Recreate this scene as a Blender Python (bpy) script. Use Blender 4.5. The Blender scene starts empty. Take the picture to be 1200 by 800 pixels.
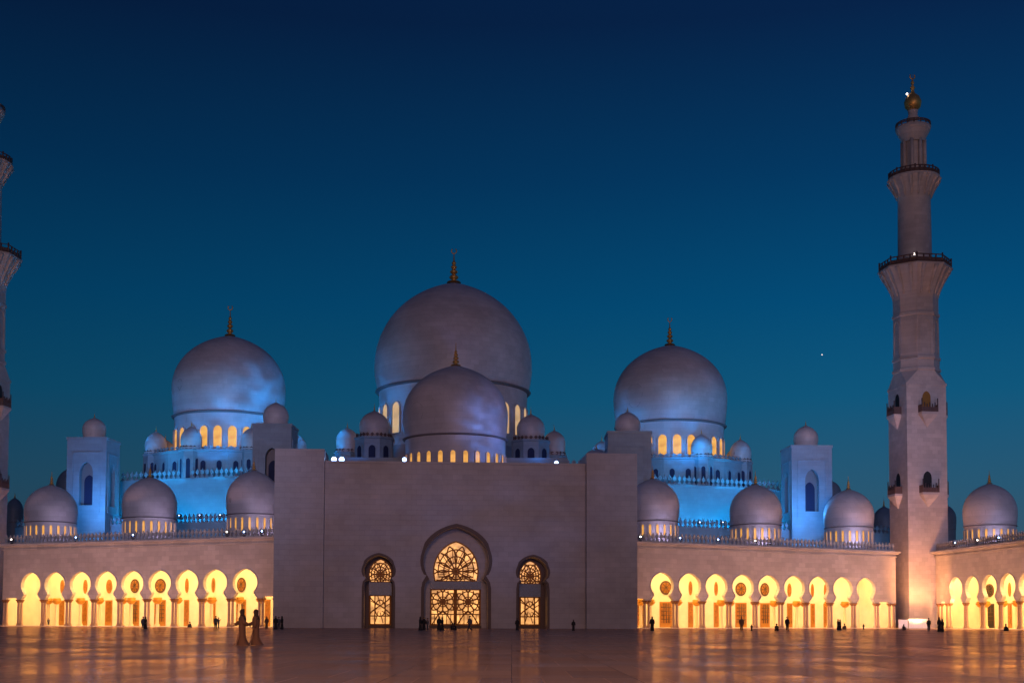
import bpy, bmesh, math, random
from mathutils import Vector, Matrix, Euler
random.seed(7)
PI = math.pi; R = math.radians
scene = bpy.context.scene
# ------------------------------------------------------------------ camera
FOC = 1500.0; PITCH = R(3.0); ROLL = 0.0030; EYE = 1.1
CY0 = 727.7 - FOC * math.tan(PITCH)
cam_d = bpy.data.cameras.new('camera'); cam = bpy.data.objects.new('camera', cam_d)
scene.collection.objects.link(cam); scene.camera = cam
cam_d.sensor_width = 36; cam_d.lens = 36 * FOC / 1200; cam_d.clip_end = 9000; cam_d.clip_start = .1
cam_d.shift_y = (CY0 - 400) / 1200
MC = (Matrix.Rotation(PI / 2 + PITCH, 4, 'X') @ Matrix.Rotation(ROLL, 4, 'Z'))
cam.matrix_world = Matrix.Translation((0, 0, EYE)) @ MC
# ------------------------------------------------------------------ world
world = bpy.data.worlds.new('World'); scene.world = world; world.use_nodes = True
wt = world.node_tree; wt.nodes.clear()
def N(t, kind, **kw):
    n = t.nodes.new(kind)
    for k, v in kw.items():
        try: setattr(n, k, v)
        except Exception: n.inputs[k].default_value = v
    return n
def srgb(r, g, b):
    f = lambda c: (c / 255 / 12.92) if c <= 10 else ((c / 255 + .055) / 1.055) ** 2.4
    return (f(r), f(g), f(b), 1)
tc = N(wt, 'ShaderNodeTexCoord'); sep = N(wt, 'ShaderNodeSeparateXYZ'); wt.links.new(tc.outputs['Generated'], sep.inputs[0])
ramp = N(wt, 'ShaderNodeValToRGB'); cr = ramp.color_ramp
stops = [(0.0, (58, 76, 92)), (.05, (54, 82, 102)), (.10, (38, 86, 114)), (.17, (12, 85, 122)), (.24, (0, 74, 117)), (.33, (1, 55, 97)), (.43, (5, 34, 72)), (1.0, (4, 26, 66))]
while len(cr.elements) < len(stops): cr.elements.new(.5)
for e, (p, c) in zip(cr.elements, stops): e.position = p; e.color = srgb(*c)
wt.links.new(sep.outputs['Z'], ramp.inputs[0])
# the afterglow: a little brighter towards the right of the view
mr = N(wt, 'ShaderNodeMapRange'); mr.inputs['From Min'].default_value = -.42; mr.inputs['From Max'].default_value = .25
mr.inputs['To Min'].default_value = .60; mr.inputs['To Max'].default_value = 1.02
wt.links.new(sep.outputs['X'], mr.inputs['Value'])
mul = N(wt, 'ShaderNodeVectorMath', operation='SCALE'); wt.links.new(ramp.outputs[0], mul.inputs[0]); wt.links.new(mr.outputs[0], mul.inputs['Scale'])
sky = N(wt, 'ShaderNodeTexSky'); sky.sky_type = 'NISHITA'; sky.sun_disc = False
sky.sun_elevation = R(1.0); sky.sun_rotation = R(200)
sm = N(wt, 'ShaderNodeVectorMath', operation='SCALE'); sm.inputs['Scale'].default_value = .001; wt.links.new(sky.outputs[0], sm.inputs[0])
ad = N(wt, 'ShaderNodeVectorMath', operation='ADD'); wt.links.new(mul.outputs[0], ad.inputs[0]); wt.links.new(sm.outputs[0], ad.inputs[1])
bg = N(wt, 'ShaderNodeBackground'); bg.inputs[1].default_value = 1.0; wt.links.new(ad.outputs[0], bg.inputs[0])
wo = N(wt, 'ShaderNodeOutputWorld'); wt.links.new(bg.outputs[0], wo.inputs[0])
# afterglow of the sunset behind the photographer
sd = bpy.data.lights.new('sun', 'SUN'); sd.energy = .17; sd.angle = R(14); sd.color = (1, .57, .54)
so = bpy.data.objects.new('sun', sd); scene.collection.objects.link(so)
so.rotation_euler = Vector((-.12, 1, -.03)).to_track_quat('-Z', 'Y').to_euler()
ld = bpy.data.lights.new('warm_fill_light', 'AREA'); ld.energy = 56000; ld.size = 16; ld.color = (1, .49, .31)  # added warm fill from behind the camera for floor and portal, no mast
lo_ = bpy.data.objects.new('warm_fill_light', ld); scene.collection.objects.link(lo_); lo_.location = (-10, -70, 42)
lo_.rotation_euler = Vector((0, 170, -42)).to_track_quat('-Z', 'Y').to_euler()
scene.view_settings.view_transform = 'Standard'; scene.view_settings.look = 'None'
scene.view_settings.exposure = 0; scene.view_settings.gamma = 1; scene.view_settings.use_curve_mapping = False
scene.cycles.sample_clamp_indirect = 4; scene.cycles.max_bounces = 6

# ------------------------------------------------------------------ projection helpers (photo pixels 1200x800 -> world)
M3 = MC.to_3x3()
def ray(px, py): return (M3 @ Vector(((px - 600) / FOC, -(py - CY0) / FOC, -1))).normalized()
def P(px, py, Y):
    d = ray(px, py); t = Y / d.y; return Vector((d.x * t, Y, EYE + d.z * t))
def proj(p):
    v = M3.transposed() @ (Vector(p) - Vector((0, 0, EYE))); return (600 - FOC * v.x / v.z, CY0 + FOC * v.y / v.z)
def ppm(p):
    v = M3.transposed() @ (Vector(p) - Vector((0, 0, EYE))); return FOC / -v.z
def ground(px, py):
    d = ray(px, py); t = -EYE / d.z; return Vector((d.x * t, d.y * t, 0))
class Frame:                                    # a vertical facade line from A (left) to B (right)
    def __init__(s, A, B):
        s.A = Vector((A[0], A[1], 0)); s.B = Vector((B[0], B[1], 0)); s.L = (s.B - s.A).length
        s.u = (s.B - s.A).normalized(); s.b = Vector((-s.u.y, s.u.x, 0)); s.rz = math.atan2(s.u.y, s.u.x)
    def hit(s, px, py, d=0):
        r = ray(px, py); o = Vector((0, 0, EYE)); pl = s.A + s.b * d
        t = (pl - o).dot(s.b) / r.dot(s.b); q = o + r * t
        return ((q - s.A).dot(s.u), q.z)
    def s(s_, px, d=0, py=700): return s_.hit(px, py, d)[0]
    def pt(s_, s, d=0, z=0): return s_.A + s_.u * s + s_.b * d + Vector((0, 0, z))

# ------------------------------------------------------------------ materials
def mat(name):
    m = bpy.data.materials.new(name); m.use_nodes = True; return m, m.node_tree, m.node_tree.nodes['Principled BSDF']
def marble(name, col, rough=.45, bw=1.6, bh=.8, var=.10, curved=False):
    m, t, b = mat(name)
    tc = N(t, 'ShaderNodeTexCoord'); sp = N(t, 'ShaderNodeSeparateXYZ'); t.links.new(tc.outputs['Object'], sp.inputs[0])
    if curved:
        at = N(t, 'ShaderNodeMath', operation='ARCTAN2'); t.links.new(sp.outputs[1], at.inputs[0]); t.links.new(sp.outputs[0], at.inputs[1])
        ml = N(t, 'ShaderNodeMath', operation='MULTIPLY'); t.links.new(at.outputs[0], ml.inputs[0]); ml.inputs[1].default_value = curved; src = ml.outputs[0]
    else:
        a = N(t, 'ShaderNodeMath', operation='ADD'); t.links.new(sp.outputs[0], a.inputs[0]); t.links.new(sp.outputs[1], a.inputs[1]); src = a.outputs[0]
    cb = N(t, 'ShaderNodeCombineXYZ'); t.links.new(src, cb.inputs[0]); t.links.new(sp.outputs[2], cb.inputs[1])
    br = N(t, 'ShaderNodeTexBrick'); t.links.new(cb.outputs[0], br.inputs['Vector']); br.inputs['Scale'].default_value = 1
    br.inputs['Brick Width'].default_value = bw; br.inputs['Row Height'].default_value = bh; br.inputs['Mortar Size'].default_value = .012; br.inputs['Mortar Smooth'].default_value = .5
    c = Vector(col)
    br.inputs['Color1'].default_value = (*(c * (1 - var)), 1); br.inputs['Color2'].default_value = (*(c * (1 + var)), 1); br.inputs['Mortar'].default_value = (*(c * .62), 1)
    no = N(t, 'ShaderNodeTexNoise'); no.inputs['Scale'].default_value = .13; no.inputs['Detail'].default_value = 8; no.inputs['Roughness'].default_value = .65
    t.links.new(tc.outputs['Object'], no.inputs['Vector'])
    mr = N(t, 'ShaderNodeMapRange'); mr.inputs['From Min'].default_value = .3; mr.inputs['From Max'].default_value = .7; mr.inputs['To Min'].default_value = .80; mr.inputs['To Max'].default_value = 1.16
    t.links.new(no.outputs[0], mr.inputs[0])
    sc = N(t, 'ShaderNodeVectorMath', operation='SCALE'); t.links.new(br.outputs[0], sc.inputs[0]); t.links.new(mr.outputs[0], sc.inputs['Scale'])
    t.links.new(sc.outputs[0], b.inputs['Base Color']); b.inputs['Roughness'].default_value = rough
    bp = N(t, 'ShaderNodeBump'); bp.inputs['Strength'].default_value = .25; bp.inputs['Distance'].default_value = .05; t.links.new(br.outputs['Fac'], bp.inputs['Height']); bp.invert = True
    t.links.new(bp.outputs[0], b.inputs['Normal'])
    return m
def plain(name, col, rough=.5, metal=0, noise=.15, scale=3):
    m, t, b = mat(name)
    tc = N(t, 'ShaderNodeTexCoord'); no = N(t, 'ShaderNodeTexNoise'); no.inputs['Scale'].default_value = scale; no.inputs['Detail'].default_value = 5
    t.links.new(tc.outputs['Object'], no.inputs['Vector'])
    mr = N(t, 'ShaderNodeMapRange'); mr.inputs['To Min'].default_value = 1 - noise; mr.inputs['To Max'].default_value = 1 + noise; t.links.new(no.outputs[0], mr.inputs[0])
    sc = N(t, 'ShaderNodeVectorMath', operation='SCALE'); sc.inputs[0].default_value = col; t.links.new(mr.outputs[0], sc.inputs['Scale'])
    t.links.new(sc.outputs[0], b.inputs['Base Color']); b.inputs['Roughness'].default_value = rough; b.inputs['Metallic'].default_value = metal
    return m
def glow(name, col, strength, noise=.35, scale=1.2):
    m, t, b = mat(name)
    tc = N(t, 'ShaderNodeTexCoord'); no = N(t, 'ShaderNodeTexNoise'); no.inputs['Scale'].default_value = scale; no.inputs['Detail'].default_value = 4
    t.links.new(tc.outputs['Object'], no.inputs['Vector'])
    mr = N(t, 'ShaderNodeMapRange'); mr.inputs['From Min'].default_value = .3; mr.inputs['From Max'].default_value = .7
    mr.inputs['To Min'].default_value = strength * (1 - noise); mr.inputs['To Max'].default_value = strength * (1 + noise); t.links.new(no.outputs[0], mr.inputs[0])
    b.inputs['Base Color'].default_value = (*[c * .4 for c in col], 1); b.inputs['Emission Color'].default_value = (*col, 1)
    t.links.new(mr.outputs[0], b.inputs['Emission Strength']); b.inputs['Roughness'].default_value = .3
    return m
MW = marble('dimmed_wall_marble', (.40, .37, .385), var=.06)  # same marble darkened, as less floodlight reaches the entrance block
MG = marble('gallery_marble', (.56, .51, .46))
MI = plain('interior_marble', (.64, .58, .47), .5, noise=.22, scale=.6)
MD = marble('dome_marble', (.56, .52, .54), .45, 2.2, 1.0, .07)
MF = marble('shaded_far_dome_marble', (.16, .20, .26), .5, 2.2, 1.0, .07)  # darker copy of the dome marble, carrying the shade on the far domes
MT = marble('minaret_marble', (.54, .48, .46), .5, 1.2, .8, .09)
MH = marble('blue_tinted_hall_marble', (.24, .31, .38), .55, 1.6, .8, .05)  # white marble with part of its blue lighting put into the colour
RINGM = plain('shade_dark_stone', (.20, .18, .19), .6)  # dark tone is ledge and niche shade put into the colour
SCRD = plain('shaded_recess_stone', (.13, .085, .07), .6)  # dark brown stands for the shade in the arch recesses
GOLD = plain('gold', (.70, .40, .12), .45, .7, .1)
GILT = plain('gilded_capital', (.50, .22, .015), .4, .1, .25, 6)
DKCAP = plain('capital_bronze', (.26, .12, .05), .45, .3, .2, 6)
SHAFT = plain('shaded_inlaid_shaft', (.42, .27, .17), .35, 0, .25, 4)  # brown carries the shade on white inlaid marble
DARK = plain('dark_wood', (.07, .035, .018), .5)
RAIL = plain('carved_railing', (.11, .065, .06), .6)
BLUEP = plain('niche_shade_blue', (.012, .02, .07), .8)  # flat dark panes standing in for the shade inside the niches
GILT2 = plain('gilded_frame', (.34, .15, .02), .45, .1, .2, 3)
NIGHT = plain('dark_doorway', (.008, .006, .008), .6)
MOSA = plain('blue_mosaic', (.02, .075, .16), .35, 0, .9, 5)
AMBER = glow('amber_window_glass', (1, .47, .10), .8, .45, .7)
AMBER2 = glow('golden_door_glass', (1, .47, .13), .92, .7, .9)
PALE = glow('pale_lit_window', (1, .62, .30), .55, .3, .4)
BRONZE = plain('gilded_lattice', (.50, .21, .04), .5, .1)
PANEL = plain('inner_door_glass', (.26, .105, .016), .3, .2, .6, 2.5)
LENSB = glow('blue_white_lens', (.34, .52, 1), 9, .05)
LENSW = glow('white_lens', (1, .85, .75), 7, .05)
BLACKM = plain('lamp_housing', (.04, .04, .045), .5)
WHITEP = plain('white_panel', (.55, .58, .66), .5)
# courtyard floor: polished marble slabs
mf, t, b = mat('polished_courtyard_marble')
tc = N(t, 'ShaderNodeTexCoord')
br = N(t, 'ShaderNodeTexBrick'); t.links.new(tc.outputs['Object'], br.inputs['Vector']); br.inputs['Scale'].default_value = 1
br.inputs['Brick Width'].default_value = 2.4; br.inputs['Row Height'].default_value = 2.4; br.offset = 0; br.inputs['Mortar Size'].default_value = .012
br.inputs['Color1'].default_value = (.56, .38, .26, 1); br.inputs['Color2'].default_value = (.68, .48, .34, 1); br.inputs['Mortar'].default_value = (.2, .17, .15, 1)
t.links.new(br.outputs[0], b.inputs['Base Color'])
br2 = N(t, 'ShaderNodeTexBrick'); t.links.new(tc.outputs['Object'], br2.inputs['Vector']); br2.inputs['Scale'].default_value = 1
br2.inputs['Brick Width'].default_value = 4.8; br2.inputs['Row Height'].default_value = 2.4; br2.inputs['Mortar Size'].default_value = 0
br2.inputs['Color1'].default_value = (.07, .07, .07, 1); br2.inputs['Color2'].default_value = (.16, .16, .16, 1)
no = N(t, 'ShaderNodeTexNoise'); no.inputs['Scale'].default_value = .35; no.inputs['Detail'].default_value = 6; t.links.new(tc.outputs['Object'], no.inputs['Vector'])
mx = N(t, 'ShaderNodeMath', operation='MULTIPLY_ADD'); t.links.new(no.outputs[0], mx.inputs[0]); mx.inputs[1].default_value = .09; t.links.new(br2.outputs[0], mx.inputs[2])
t.links.new(mx.outputs[0], b.inputs['Roughness'])
mpn = N(t, 'ShaderNodeMapping'); mpn.inputs['Scale'].default_value = (.12, .5, 1); t.links.new(tc.outputs['Object'], mpn.inputs[0])
n2 = N(t, 'ShaderNodeTexNoise'); n2.inputs['Scale'].default_value = 1; n2.inputs['Detail'].default_value = 3; t.links.new(mpn.outputs[0], n2.inputs['Vector'])
bp = N(t, 'ShaderNodeBump'); bp.inputs['Strength'].default_value = .03; bp.inputs['Distance'].default_value = .02; t.links.new(n2.outputs[0], bp.inputs['Height'])
t.links.new(bp.outputs[0], b.inputs['Normal']); 
t.nodes.remove(b) if False else None
dif = N(t, 'ShaderNodeBsdfDiffuse'); gl = N(t, 'ShaderNodeBsdfGlossy'); mxs = N(t, 'ShaderNodeMixShader')
t.links.new(br.outputs[0], dif.inputs[0]); gl.inputs[0].default_value = (1, .74, .56, 1); t.links.new(mx.outputs[0], gl.inputs['Roughness']); t.links.new(bp.outputs[0], gl.inputs['Normal'])
br3 = N(t, 'ShaderNodeTexBrick'); t.links.new(tc.outputs['Object'], br3.inputs['Vector']); br3.inputs['Scale'].default_value = 1; br3.offset = .5
br3.inputs['Brick Width'].default_value = 1.2; br3.inputs['Row Height'].default_value = 3.6; br3.inputs['Mortar Size'].default_value = .02
br3.inputs['Color1'].default_value = (.22, .22, .22, 1); br3.inputs['Color2'].default_value = (.62, .62, .62, 1); br3.inputs['Mortar'].default_value = (.15, .15, .15, 1)
t.links.new(br3.outputs[0], mxs.inputs[0]); t.links.new(dif.outputs[0], mxs.inputs[1]); t.links.new(gl.outputs[0], mxs.inputs[2])
t.links.new(mxs.outputs[0], t.nodes['Material Output'].inputs[0])

# ------------------------------------------------------------------ mesh helpers
class MB:
    def __init__(s): s.v = []; s.f = []; s.sm = []
    def add(s, vs, fs, smooth=False):
        o = len(s.v); s.v += [tuple(v) for v in vs]; s.f += [[i + o for i in f] for f in fs]; s.sm += [smooth] * len(fs); return s
    def box(s, x0, x1, y0, y1, z0, z1):
        vs = [(x, y, z) for z in (z0, z1) for y in (y0, y1) for x in (x0, x1)]
        return s.add(vs, [(0, 2, 3, 1), (4, 5, 7, 6), (0, 1, 5, 4), (2, 6, 7, 3), (0, 4, 6, 2), (1, 3, 7, 5)])
    def prism(s, poly, d0, d1, T=None):         # poly in (x, z), extruded along y
        n = len(poly); T = T or (lambda x, y, z: (x, y, z))
        vs = [T(x, d0, z) for x, z in poly] + [T(x, d1, z) for x, z in poly]
        fs = [list(range(n)), list(range(2 * n - 1, n - 1, -1))] + [(i + n, (i + 1) % n + n, (i + 1) % n, i) for i in range(n)]
        return s.add(vs, fs)
    def lathe(s, prof, n=48, c=(0, 0), smooth=True, a0=0, sy=1):
        vs = []; fs = []
        for r, z in prof:
            for k in range(n):
                a = a0 + 2 * PI * k / n; vs.append((c[0] + r * math.cos(a), c[1] + sy * r * math.sin(a), z))
        for j in range(len(prof) - 1):
            for k in range(n):
                k2 = (k + 1) % n; fs.append((j * n + k, j * n + k2, (j + 1) * n + k2, (j + 1) * n + k))
        s.add(vs, fs, smooth)
        if prof[0][0] > 1e-4: s.add([vs[k] for k in range(n)], [list(range(n - 1, -1, -1))])
        if prof[-1][0] > 1e-4: s.add(vs[-n:], [list(range(n))])
        return s
    def tube(s, pts, r, n=5, r1=None):
        pts = [Vector(p) for p in pts]; vs = []; fs = []; m = len(pts)
        for i, p in enumerate(pts):
            d = (pts[min(i + 1, m - 1)] - pts[max(i - 1, 0)]).normalized()
            up = Vector((0, 1, 0)) if abs(d.y) < .9 else Vector((1, 0, 0))
            a = d.cross(up).normalized(); q = d.cross(a)
            rr = r if r1 is None else r + (r1 - r) * i / (m - 1)
            for k in range(n):
                t = 2 * PI * k / n; vs.append(p + (a * math.cos(t) + q * math.sin(t)) * rr)
        for i in range(m - 1):
            for k in range(n):
                k2 = (k + 1) % n; fs.append((i * n + k, i * n + k2, (i + 1) * n + k2, (i + 1) * n + k))
        fs.append(list(range(n - 1, -1, -1))); fs.append([(m - 1) * n + k for k in range(n)])
        return s.add(vs, fs, True)
    def mesh(s, name, m):
        me = bpy.data.meshes.new(name); me.from_pydata(s.v, [], s.f)
        me.polygons.foreach_set('use_smooth', s.sm); me.materials.append(m)
        bm = bmesh.new(); bm.from_mesh(me); bmesh.ops.recalc_face_normals(bm, faces=bm.faces); bm.to_mesh(me); bm.free(); me.update()
        return me
    def build(s, name, m, parent=None, loc=(0, 0, 0), rz=0):
        return link(name, s.mesh(name, m), parent, loc, rz)
def link(name, me, parent=None, loc=(0, 0, 0), rz=0):
    o = bpy.data.objects.new(name, me); scene.collection.objects.link(o); o.parent = parent; o.location = loc; o.rotation_euler[2] = rz
    return o
def tag(o, label, cat, group=None, kind=None):
    o['label'] = label; o['category'] = cat
    if group: o['group'] = group
    if kind: o['kind'] = kind
    return o
def thing(name, label, cat, loc=(0, 0, 0), rz=0, group=None):
    return tag(link(name, None, None, loc, rz), label, cat, group)
def copy_tree(o, parent=None):
    c = o.copy(); scene.collection.objects.link(c); c.parent = parent
    for ch in o.children: copy_tree(ch, c)
    return c
def light(kind, name, loc, aim, energy, col, **kw):
    d = bpy.data.lights.new(name, kind); d.energy = energy; d.color = col
    for k, v in kw.items(): setattr(d, k, v)
    o = bpy.data.objects.new(name, d); scene.collection.objects.link(o); o.location = loc
    o.rotation_euler = (Vector(aim) - Vector(loc)).to_track_quat('-Z', 'Y').to_euler(); return o
def gobo(o, scale=5, lo=.42, hi=.62, floor=.28):
    d = o.data; d.use_nodes = True; t = d.node_tree; em = t.nodes['Emission']
    tc = N(t, 'ShaderNodeTexCoord'); no = N(t, 'ShaderNodeTexNoise'); no.inputs['Scale'].default_value = scale; no.inputs['Detail'].default_value = 5
    mp = N(t, 'ShaderNodeMapping'); mp.inputs['Scale'].default_value = (1, 2.6, 1); mp.inputs['Rotation'].default_value = (0, 0, .5)
    mp.inputs['Location'].default_value = (random.random() * 9, 0, 0)
    t.links.new(tc.outputs['Normal'], mp.inputs[0]); t.links.new(mp.outputs[0], no.inputs['Vector'])
    mr = N(t, 'ShaderNodeMapRange'); mr.inputs['From Min'].default_value = lo; mr.inputs['From Max'].default_value = hi
    mr.inputs['To Min'].default_value = floor; mr.inputs['To Max'].default_value = 1; t.links.new(no.outputs[0], mr.inputs[0]); t.links.new(mr.outputs[0], em.inputs['Strength'])

# ------------------------------------------------------------------ setting
g = MB(); g.add([(-1500, -150, 0), (1500, -150, 0), (1500, 3000, 0), (-1500, 3000, 0)], [(0, 1, 2, 3)])
o = g.build('courtyard_floor', mf); o['kind'] = 'structure'

def arch_poly(w, h, point=1.15, n=12):          # pointed round-headed arch outline, width w, height h, base at z=0, centred
    r = w / 2; ha = r * point; pts = [(-r, 0)]
    for i in range(n + 1):
        a = PI - PI * i / n; pts.append((r * math.cos(a), h - ha + ha * (math.sin(a) * .93 + .07 * (1 - abs(math.cos(a))) ** 2)))
    pts.append((r, 0)); return pts
def keyhole(c, rx, rz, zc, wn, zn, wf, zf, z0, n=22):   # from bottom-left up and over to bottom-right
    L = [(-wf, z0), (-wf, zf)] if z0 < zf else [(-wf, zf)]
    a_end = math.asin(max(-1, (zn - zc) / rz))
    L += [(-(wn + (wf - wn) * .45), zf + (zn - zf) * .45), (-wn, zn)]
    pts = list(L)
    a0 = PI - a_end; a1 = a_end
    for i in range(1, n):
        a = a0 + (a1 - a0) * i / n; x = rx * math.cos(a); z = zc + rz * math.sin(a)
        if math.sin(a) > 0: z += rz * .10 * max(0, 1 - abs(x) / rx) ** 2
        pts.append((x, z))
    pts += [(-x, z) for x, z in reversed(L)]
    return [(c + x, z) for x, z in pts]
def ring_prism(mb, inner, outer, d0, d1):       # a band between two matching outlines
    n = len(inner)
    for i in range(n - 1):
        q = [inner[i], inner[i + 1], outer[i + 1], outer[i]]
        mb.prism(q, d0, d1)
    return mb
def merlons(mb, s0, s1, z, h=1.55, pitch=.86, d=0, th=.25, T=None):
    n = max(1, int((s1 - s0) / pitch)); p = (s1 - s0) / n; k = h / 1.55
    sh = [(-.28, 0), (.28, 0), (.26, .18), (.10, .34), (.10, .52), (.30, .74), (.33, .92), (.22, 1.12), (.07, 1.25), (0, 1.55), (-.07, 1.25), (-.22, 1.12), (-.33, .92), (-.30, .74), (-.10, .52), (-.10, .34), (-.26, .18)]
    for i in range(n):
        c = s0 + p * (i + .5); mb.prism([(c + x * p / .86, z + y * k) for x, y in sh], d, d + th, T)
    return mb
# shared column meshes ------------------------------------------------
def col_mesh(h, r):
    return MB().lathe([(r * 1.7, 0), (r * 1.7, .12), (r * 1.3, .22), (r * 1.45, .3), (r * 1.05, .42), (r, .6), (r * .94, h * .6), (r * .88, h)], 12)
C_SHAFT = col_mesh(4.2, .24).mesh('shaft', SHAFT)
def cap_mb(r): return MB().lathe([(r * .9, 0), (r * 1.3, .04), (r * 1.1, .1), (r * 1.5, .25), (r * 2.1, .40), (r * 1.9, .46), (r * 2.2, .52)], 10)
C_CAP = cap_mb(.27).mesh('capital', DKCAP)
IN_SHAFT = col_mesh(4.0, .30).mesh('shaft', plain('inner_column_marble', (.72, .62, .40), .4, 0, .08))
IN_CAP = MB().lathe([(.3, 0), (.5, .1), (.75, .35), (.95, .7), (.7, .8), (.8, 1.0), (.55, 1.15)], 12).mesh('capital', GILT)

# ------------------------------------------------------------------ arcade galleries
WINGH = 14.15
def gallery(name, label, fr, arches, ends, panels, gate, lamps_w, depth=10, ext=0):
    """arches: px of each keyhole; ends: list of (px0, px1) flat openings; panels: (arch px, offset px, width px)"""
    T = thing(name, label, 'arcade', fr.A, fr.rz)
    W = []
    cs = [fr.s(px) for px in arches]
    gaps = [b - a for a, b in zip(cs, cs[1:])]
    poly = [(0, WINGH), (0, 4.75)]
    ops = []
    for i, c in enumerate(cs):
        gp = gaps[min(i, len(gaps) - 1)]
        if 0 < i < len(gaps): gp = (gaps[i - 1] + gaps[i]) / 2
        rx = gp * .408
        ops.append((c - rx, c + rx, keyhole(c, rx, 2.05, 7.35, rx * .70, 5.66, rx * .98, 4.85, 4.75)))
    for a, b_ in ends:
        s0, s1 = fr.s(a), fr.s(b_); ops.append((s0, s1, [(s0, 4.75), (s0, 5.05), (s1, 5.05), (s1, 4.75)]))
    ops.sort(key=lambda q: q[0])
    for q in ops: poly += q[2]
    poly += [(fr.L, 4.75), (fr.L, WINGH)]
    MB().prism(poly, 0, .65).build('arcade_wall', MG, T)
    for s0, s1, pl in ops:                     # raised arch moulding
        if len(pl) < 8: continue
        f = MB()
        c = (s0 + s1) / 2; core = pl[1:-1]
        inn = [(c + (x - c) * 1.005, z + .01) for x, z in core]; out = [(c + (x - c) * 1.075, z + (.16 if z > 7.3 else .03)) for x, z in core]
        ring_prism(f, inn, out, -.10, .05); f.build('arch_moulding', MG, T)
    # cornice and parapet
    cm = MB(); cm.box(-.1, fr.L + .1, -.30, 1.4, WINGH - .55, WINGH - .35); cm.box(-.3, fr.L + .3, -.45, 1.4, WINGH, WINGH + .22); cm.box(-.4, fr.L + .4, -1.1, 1.5, WINGH + .225, WINGH + .55)
    cm.build('cornice', MG, T)
    pm = MB(); pm.box(0, fr.L, .1, .5, WINGH + .555, WINGH + .8); merlons(pm, 0, fr.L, WINGH + .8, 1.5, .86, .15); pm.build('parapet', MG, T)
    # roof, ceiling, back wall
    MB().box(-.2, fr.L + ext, 0.66, depth + 4, WINGH - .5, WINGH + .15).build('roof', MW, T)
    MB().box(-.2, fr.L + ext, .67, depth, 11.2, 11.5).build('ceiling', MI, T)
    MB().box(-.5, fr.L + ext, depth, depth + 1, 0, WINGH - .52).build('back_wall', MI, T)
    MB().box(-.5, -.02, .67, depth, 0, WINGH - .52).build('end_wall', MI, T)
    MB().box(fr.L + .02, fr.L + .5, .67, depth, 0, WINGH - .52).build('end_wall', MI, T)
    MB().box(-.3, fr.L + .3, -.8, depth, 0, .12).build('plinth', MI, T)
    # columns in pairs under every impost
    edges = []
    for i, q in enumerate(ops):
        if i: edges.append((ops[i - 1][1], q[0]))
    edges = [(0, ops[0][0])] + edges + [(ops[-1][1], fr.L)]
    for a, b_ in edges:
        w = b_ - a; m_ = (a + b_) / 2
        xs = (m_ - w * .32, m_ + w * .32) if w > .75 and w < 4 else ((m_,) if w <= .75 else ())
        if w >= 4 : xs = (b_ - .3,) if a == 0 else (a + .3,)
        for x in xs:
            c = link('column', C_SHAFT, T, (x, .33, .12)); k = link('capital', C_CAP, c, (0, 0, 4.10)); k.scale = (1.0, 1.0, 1.0)
            if w > .75: c.scale = (1, 1, 1)
    # gilded inner columns
    for i, c in enumerate(cs):
        for dx in ((-.9, 1.1) if i % 3 == 0 else (.35,)):
            q = link('inner_column', IN_SHAFT, T, (c + dx + .9 * math.sin(i * 2.1), 5.2, .12)); link('capital', IN_CAP, q, (0, 0, 3.85))
    ib = MB(); ib.box(.2, fr.L - .2, 4.85, 5.55, 10.3, 11.2); ib.build('ceiling_beam', MI, T)
    # doors on the back wall
    for (px, off, wpx, dark) in panels:
        s = fr.s(px + off, depth); hw = abs(fr.s(px + off + wpx / 2, depth) - s)
        m1 = NIGHT if dark else PANEL
        d = MB(); d.box(s - hw - .18, s + hw + .18, depth - .14, depth - .002, .12, 4.75)
        D = d.build('door', DARK if dark else GILT2, T)
        MB().box(s - hw, s + hw, depth - .20, depth - .142, .9 if not dark else .13, 4.5).build('pane', m1, D)
        if wpx > 6:
            l = MB()
            for q in range(1, 4): l.tube([(s - hw + 2 * hw * q / 4, depth - .24, .9), (s - hw + 2 * hw * q / 4, depth - .24, 4.5)], .07)
            for q in range(1, 5): l.tube([(s - hw, depth - .24, .9 + 3.6 * q / 5), (s + hw, depth - .24, .9 + 3.6 * q / 5)], .07)
            l.build('lattice', DARK, D)
        rr = 1.15
        mo = MB(); ol = [(s + hw * 1.15 * math.cos(a), 7.3 + rr * 1.12 * math.sin(a)) for a in [2 * PI * i / 20 for i in range(20)]]
        mo.prism(ol, depth - .12, depth - .002); Wn = mo.build('round_window', DARK if wpx > 6 else GILT2, T)
        il = [(s + hw * .9 * math.cos(a), 7.3 + rr * .86 * math.sin(a)) for a in [2 * PI * i / 20 for i in range(20)]]
        MB().prism(il, depth - .17, depth - .122).build('pane', m1, Wn)
        if wpx > 6:
            l = MB()
            for q in range(8):
                a = q * PI / 4; l.tube([(s, depth - .2, 7.3), (s + hw * .9 * math.cos(a), depth - .2, 7.3 + rr * .86 * math.sin(a))], .06)
            l.build('lattice', DARK, Wn)
    # the light inside: warm cove lamps along the ceiling
    n = 3
    for k in range(n):
        sx = fr.L * (k + .5) / n
        p = fr.pt(sx, 3.3, 10.9); q = fr.pt(sx, 6.0, 0)
        light('AREA', 'gallery_lamp', p, q, gate, (1, .56, .18), shape='RECTANGLE', size=fr.L / n * .95, size_y=3.2).rotation_euler = Euler((R(12), 0, fr.rz))
        p = fr.pt(sx, 7.4, 10.8)
        light('AREA', 'gallery_lamp', p, q, gate * .5, (1, .56, .17), shape='RECTANGLE', size=fr.L / n * .95, size_y=2.5).rotation_euler = Euler((R(20), 0, fr.rz))
    return T

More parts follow.
